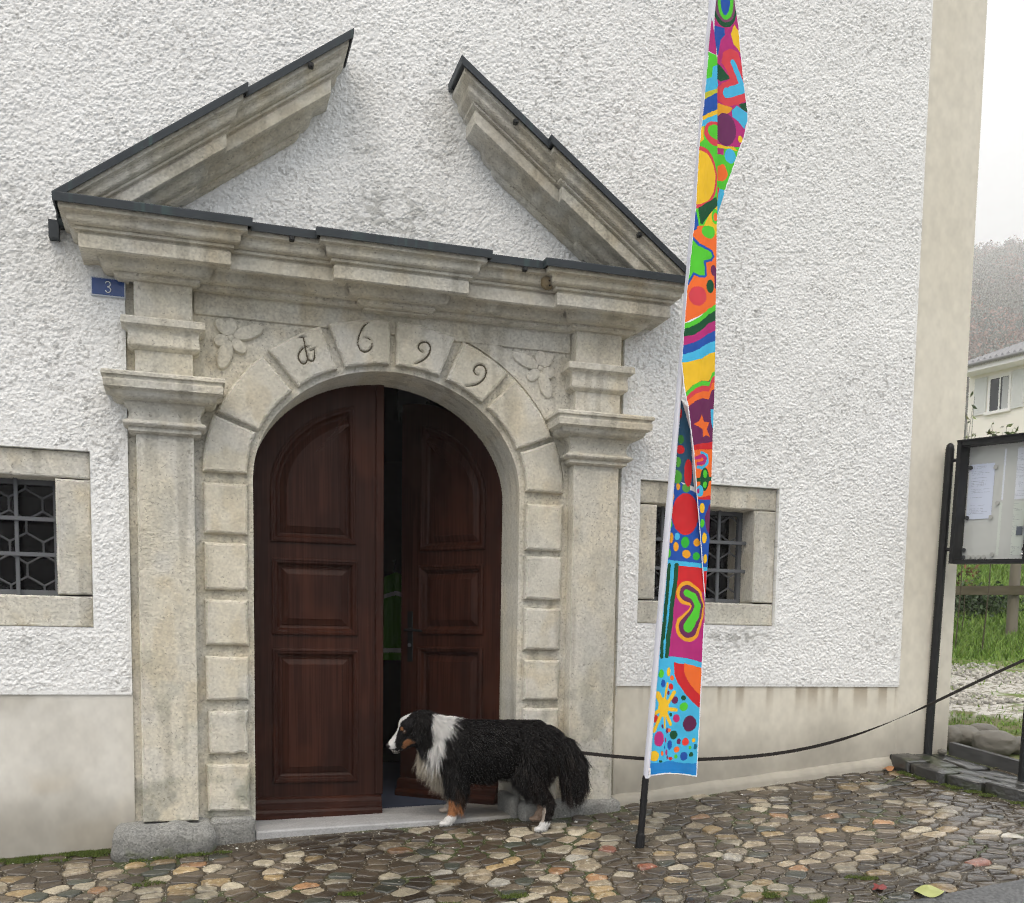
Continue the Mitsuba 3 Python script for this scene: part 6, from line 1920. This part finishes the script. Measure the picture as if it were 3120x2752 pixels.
for i in range(56):
    s0 = -0.85 + i * 0.22
    for j in range(11):
        n0, n1 = -0.62 + j * 0.42, -0.62 + (j + 1) * 0.42 + 0.05
        z0, z1 = 10.80 + (n0 + 0.62) * 0.37 + 0.03, 10.80 + (n1 + 0.62) * 0.37
        c8 = [fh(s, n, z + d) for s in (s0 + 0.01, s0 + 0.21) for n, z in ((n0, z0), (n1, z1)) for d in (-0.03, 0.0)] + [fh(s0 + 0.11, n, z + 0.12) for n, z in ((n0, z0), (n1, z1))]
        if j < 3 and i < 12:
            obj('far_house__roof__tile', trimesh.convex.convex_hull(np.array(c8)), 'far_tile')
        else:
            rt.append(trimesh.convex.convex_hull(np.array(c8)))
back_roof = trimesh.convex.convex_hull(np.array([fh(s, n, z) for s in (-0.85, 11.4) for n, z in ((-0.6, 10.72), (4.0, 12.40), (8.6, 10.72))]))
obj('far_house__roof', cat([back_roof]), 'far_tile')
obj('far_house__roof__tile_field', cat(rt), 'far_tile')
tag('far_house__roof__tile_field', kind='stuff')
fw = 'far_house__window'
for k, s0 in enumerate((0.0, 3.4, 6.8)):
    w = fw + (f'_{k:03d}' if k else '')
    obj(w, cat([fbox(s0 - 0.05, s0 + 0.80, -0.03, 0.02, 10.30, 10.42), fbox(s0 - 0.05, s0 + 0.03, -0.031, 0.02, 9.18, 10.30), fbox(s0 + 0.72, s0 + 0.80, -0.031, 0.02, 9.18, 10.30), fbox(s0 - 0.12, s0 + 0.85, -0.10, 0.02, 9.08, 9.18), fbox(s0 + 0.36, s0 + 0.41, -0.022, 0.02, 9.18, 10.30)]), 'far_white')
    obj(w + '__pane', fbox(s0 + 0.03, s0 + 0.72, -0.010, 0.02, 9.18, 10.30), 'far_dark')
    obj(w + '__curtain', fbox(s0 + 0.48, s0 + 0.70, -0.014, -0.011, 9.20, 10.28), 'far_curtain')
    for a, b in ((s0 - 0.56, s0 - 0.10), (s0 + 0.85, s0 + 1.30)):
        obj('far_house__shutter', cat([fbox(a, b, -0.06, -0.005, 9.14, 10.42)] + [fbox(a + 0.06, b - 0.06, -0.068, -0.058, z, z + 0.05) for z in np.arange(9.22, 10.34, 0.085)]), 'far_shutter')

# hill and wood
textured('hill', lambda p, n, uv: mikit.mix((0.06, 0.075, 0.03), (0.12, 0.10, 0.06), fb(p.x * 0.1, p.y * 0.1, 1.0)), 0.95)


def hill_pt(U, V):
    x = 0.67 * U + 0.74 * V
    y = 0.74 * U - 0.67 * V
    return np.stack([x, y, terrain(x, y) + 3 * (meshkit.fbm(np.stack([x * 0.03, y * 0.03, 0 * x], -1), 3) - 0.5) * np.clip((U - 60) / 40, 0, 1) - 0.05], -1)


obj('hill', sheet(hill_pt, np.linspace(58, 1000, 90), np.linspace(-260, 260, 60)), 'hill', smooth=True)
tag('hill', 'steep wooded hillside in mist', kind='structure')
fv, fc, tr = [], [], []
for i in range(900):
    x, y = wedge(1, 200, 890, 38.5, 48.0, 0.7)
    x, y = float(x[0]), float(y[0])
    z = float(terrain(x, y))
    H_ = r5.uniform(12, 20)
    k = 190
    u = r5.normal(0, 1, (k, 3))
    u /= np.linalg.norm(u, axis=1, keepdims=True)
    u *= r5.uniform(0.35, 1, (k, 1)) ** 0.5 * [H_ * 0.30, H_ * 0.30, H_ * 0.40]
    u *= (0.75 + 0.5 * meshkit.noise(u * 0.5 + i, 5))[:, None]
    fv.append(u + [x, y, z + H_ * 0.60])
    base = np.array([(0.16, 0.085, 0.065), (0.12, 0.095, 0.08), (0.10, 0.10, 0.075), (0.21, 0.105, 0.08), (0.075, 0.085, 0.07)][int(np.clip(meshkit.noise(np.array([x / 45, y / 45, 0.5]), 4) * 5.5 + r5.normal(0, 0.45), 0, 4))])
    fc.append(base * r5.uniform(0.75, 1.25, (k, 1)))
    tr.append(tube([(x, y, z - 1), (x, y, z + H_ * 0.4), (x, y, z + H_ * 0.85)], [0.24, 0.18, 0.05], 5, False))
fv, fc = np.vstack(fv), np.vstack(fc)
m, C = leaf_cloud(fv, np.full(len(fv), 0.95), fc, r5)
obj('forest', m, 'leafy', color=C)
tag('forest', 'autumn wood on the hillside fading into mist', 'forest', kind='stuff')
obj('forest__trunks', cat(tr), 'bark')
tag('forest__trunks', kind='stuff')
PT = tag('pine_tree', 'dark green pine standing behind the pale house, in mist', 'tree')
pb = np.array([82.8, 77.0])
pz = float(terrain(*pb)) - 1.0
pts = []
for lev in np.linspace(0.25, 1, 14):
    zc = pz + 17 * lev
    R_ = 3.4 * (1.05 - lev) + 0.3
    for a in np.linspace(0, 2 * math.pi, 9, endpoint=False) + lev * 9:
        q = r5.uniform(0.15, 1, 46) ** 0.7
        pts.append(np.c_[pb[0] + R_ * q * np.cos(a) + r5.normal(0, 0.12, 46), pb[1] + R_ * q * np.sin(a) + r5.normal(0, 0.12, 46), zc - 0.35 * q * R_ + r5.normal(0, 0.12, 46)])
pts = np.vstack(pts)
m, C = leaf_cloud(pts, np.full(len(pts), 0.22), np.array([0.020, 0.036, 0.020]) * r5.uniform(0.6, 1.5, (len(pts), 1)), r5)
obj('pine_tree__crown', m, 'leafy', color=C)
obj('pine_tree__trunk', tube([(*pb, pz - 0.5), (*pb, pz + 9), (*pb, pz + 17)], [0.28, 0.18, 0.03], 8), 'bark', smooth=True)

# mist
if HAZE:
    scene['mist'] = {'type': 'homogeneous', 'albedo': {'type': 'rgb', 'value': [0.96, 0.96, 0.96]}, 'sigma_t': HAZE}
    scene['haze'] = {'type': 'cube', 'to_world': T().translate([330, 330, 170.0]).scale([400, 400, 182]), 'bsdf': {'type': 'null'}, 'interior': {'type': 'ref', 'id': 'mist'}}
    tag('haze', 'thin autumn mist', 'mist', kind='stuff')
    scene['camera']['medium'] = {'type': 'ref', 'id': 'mist'}
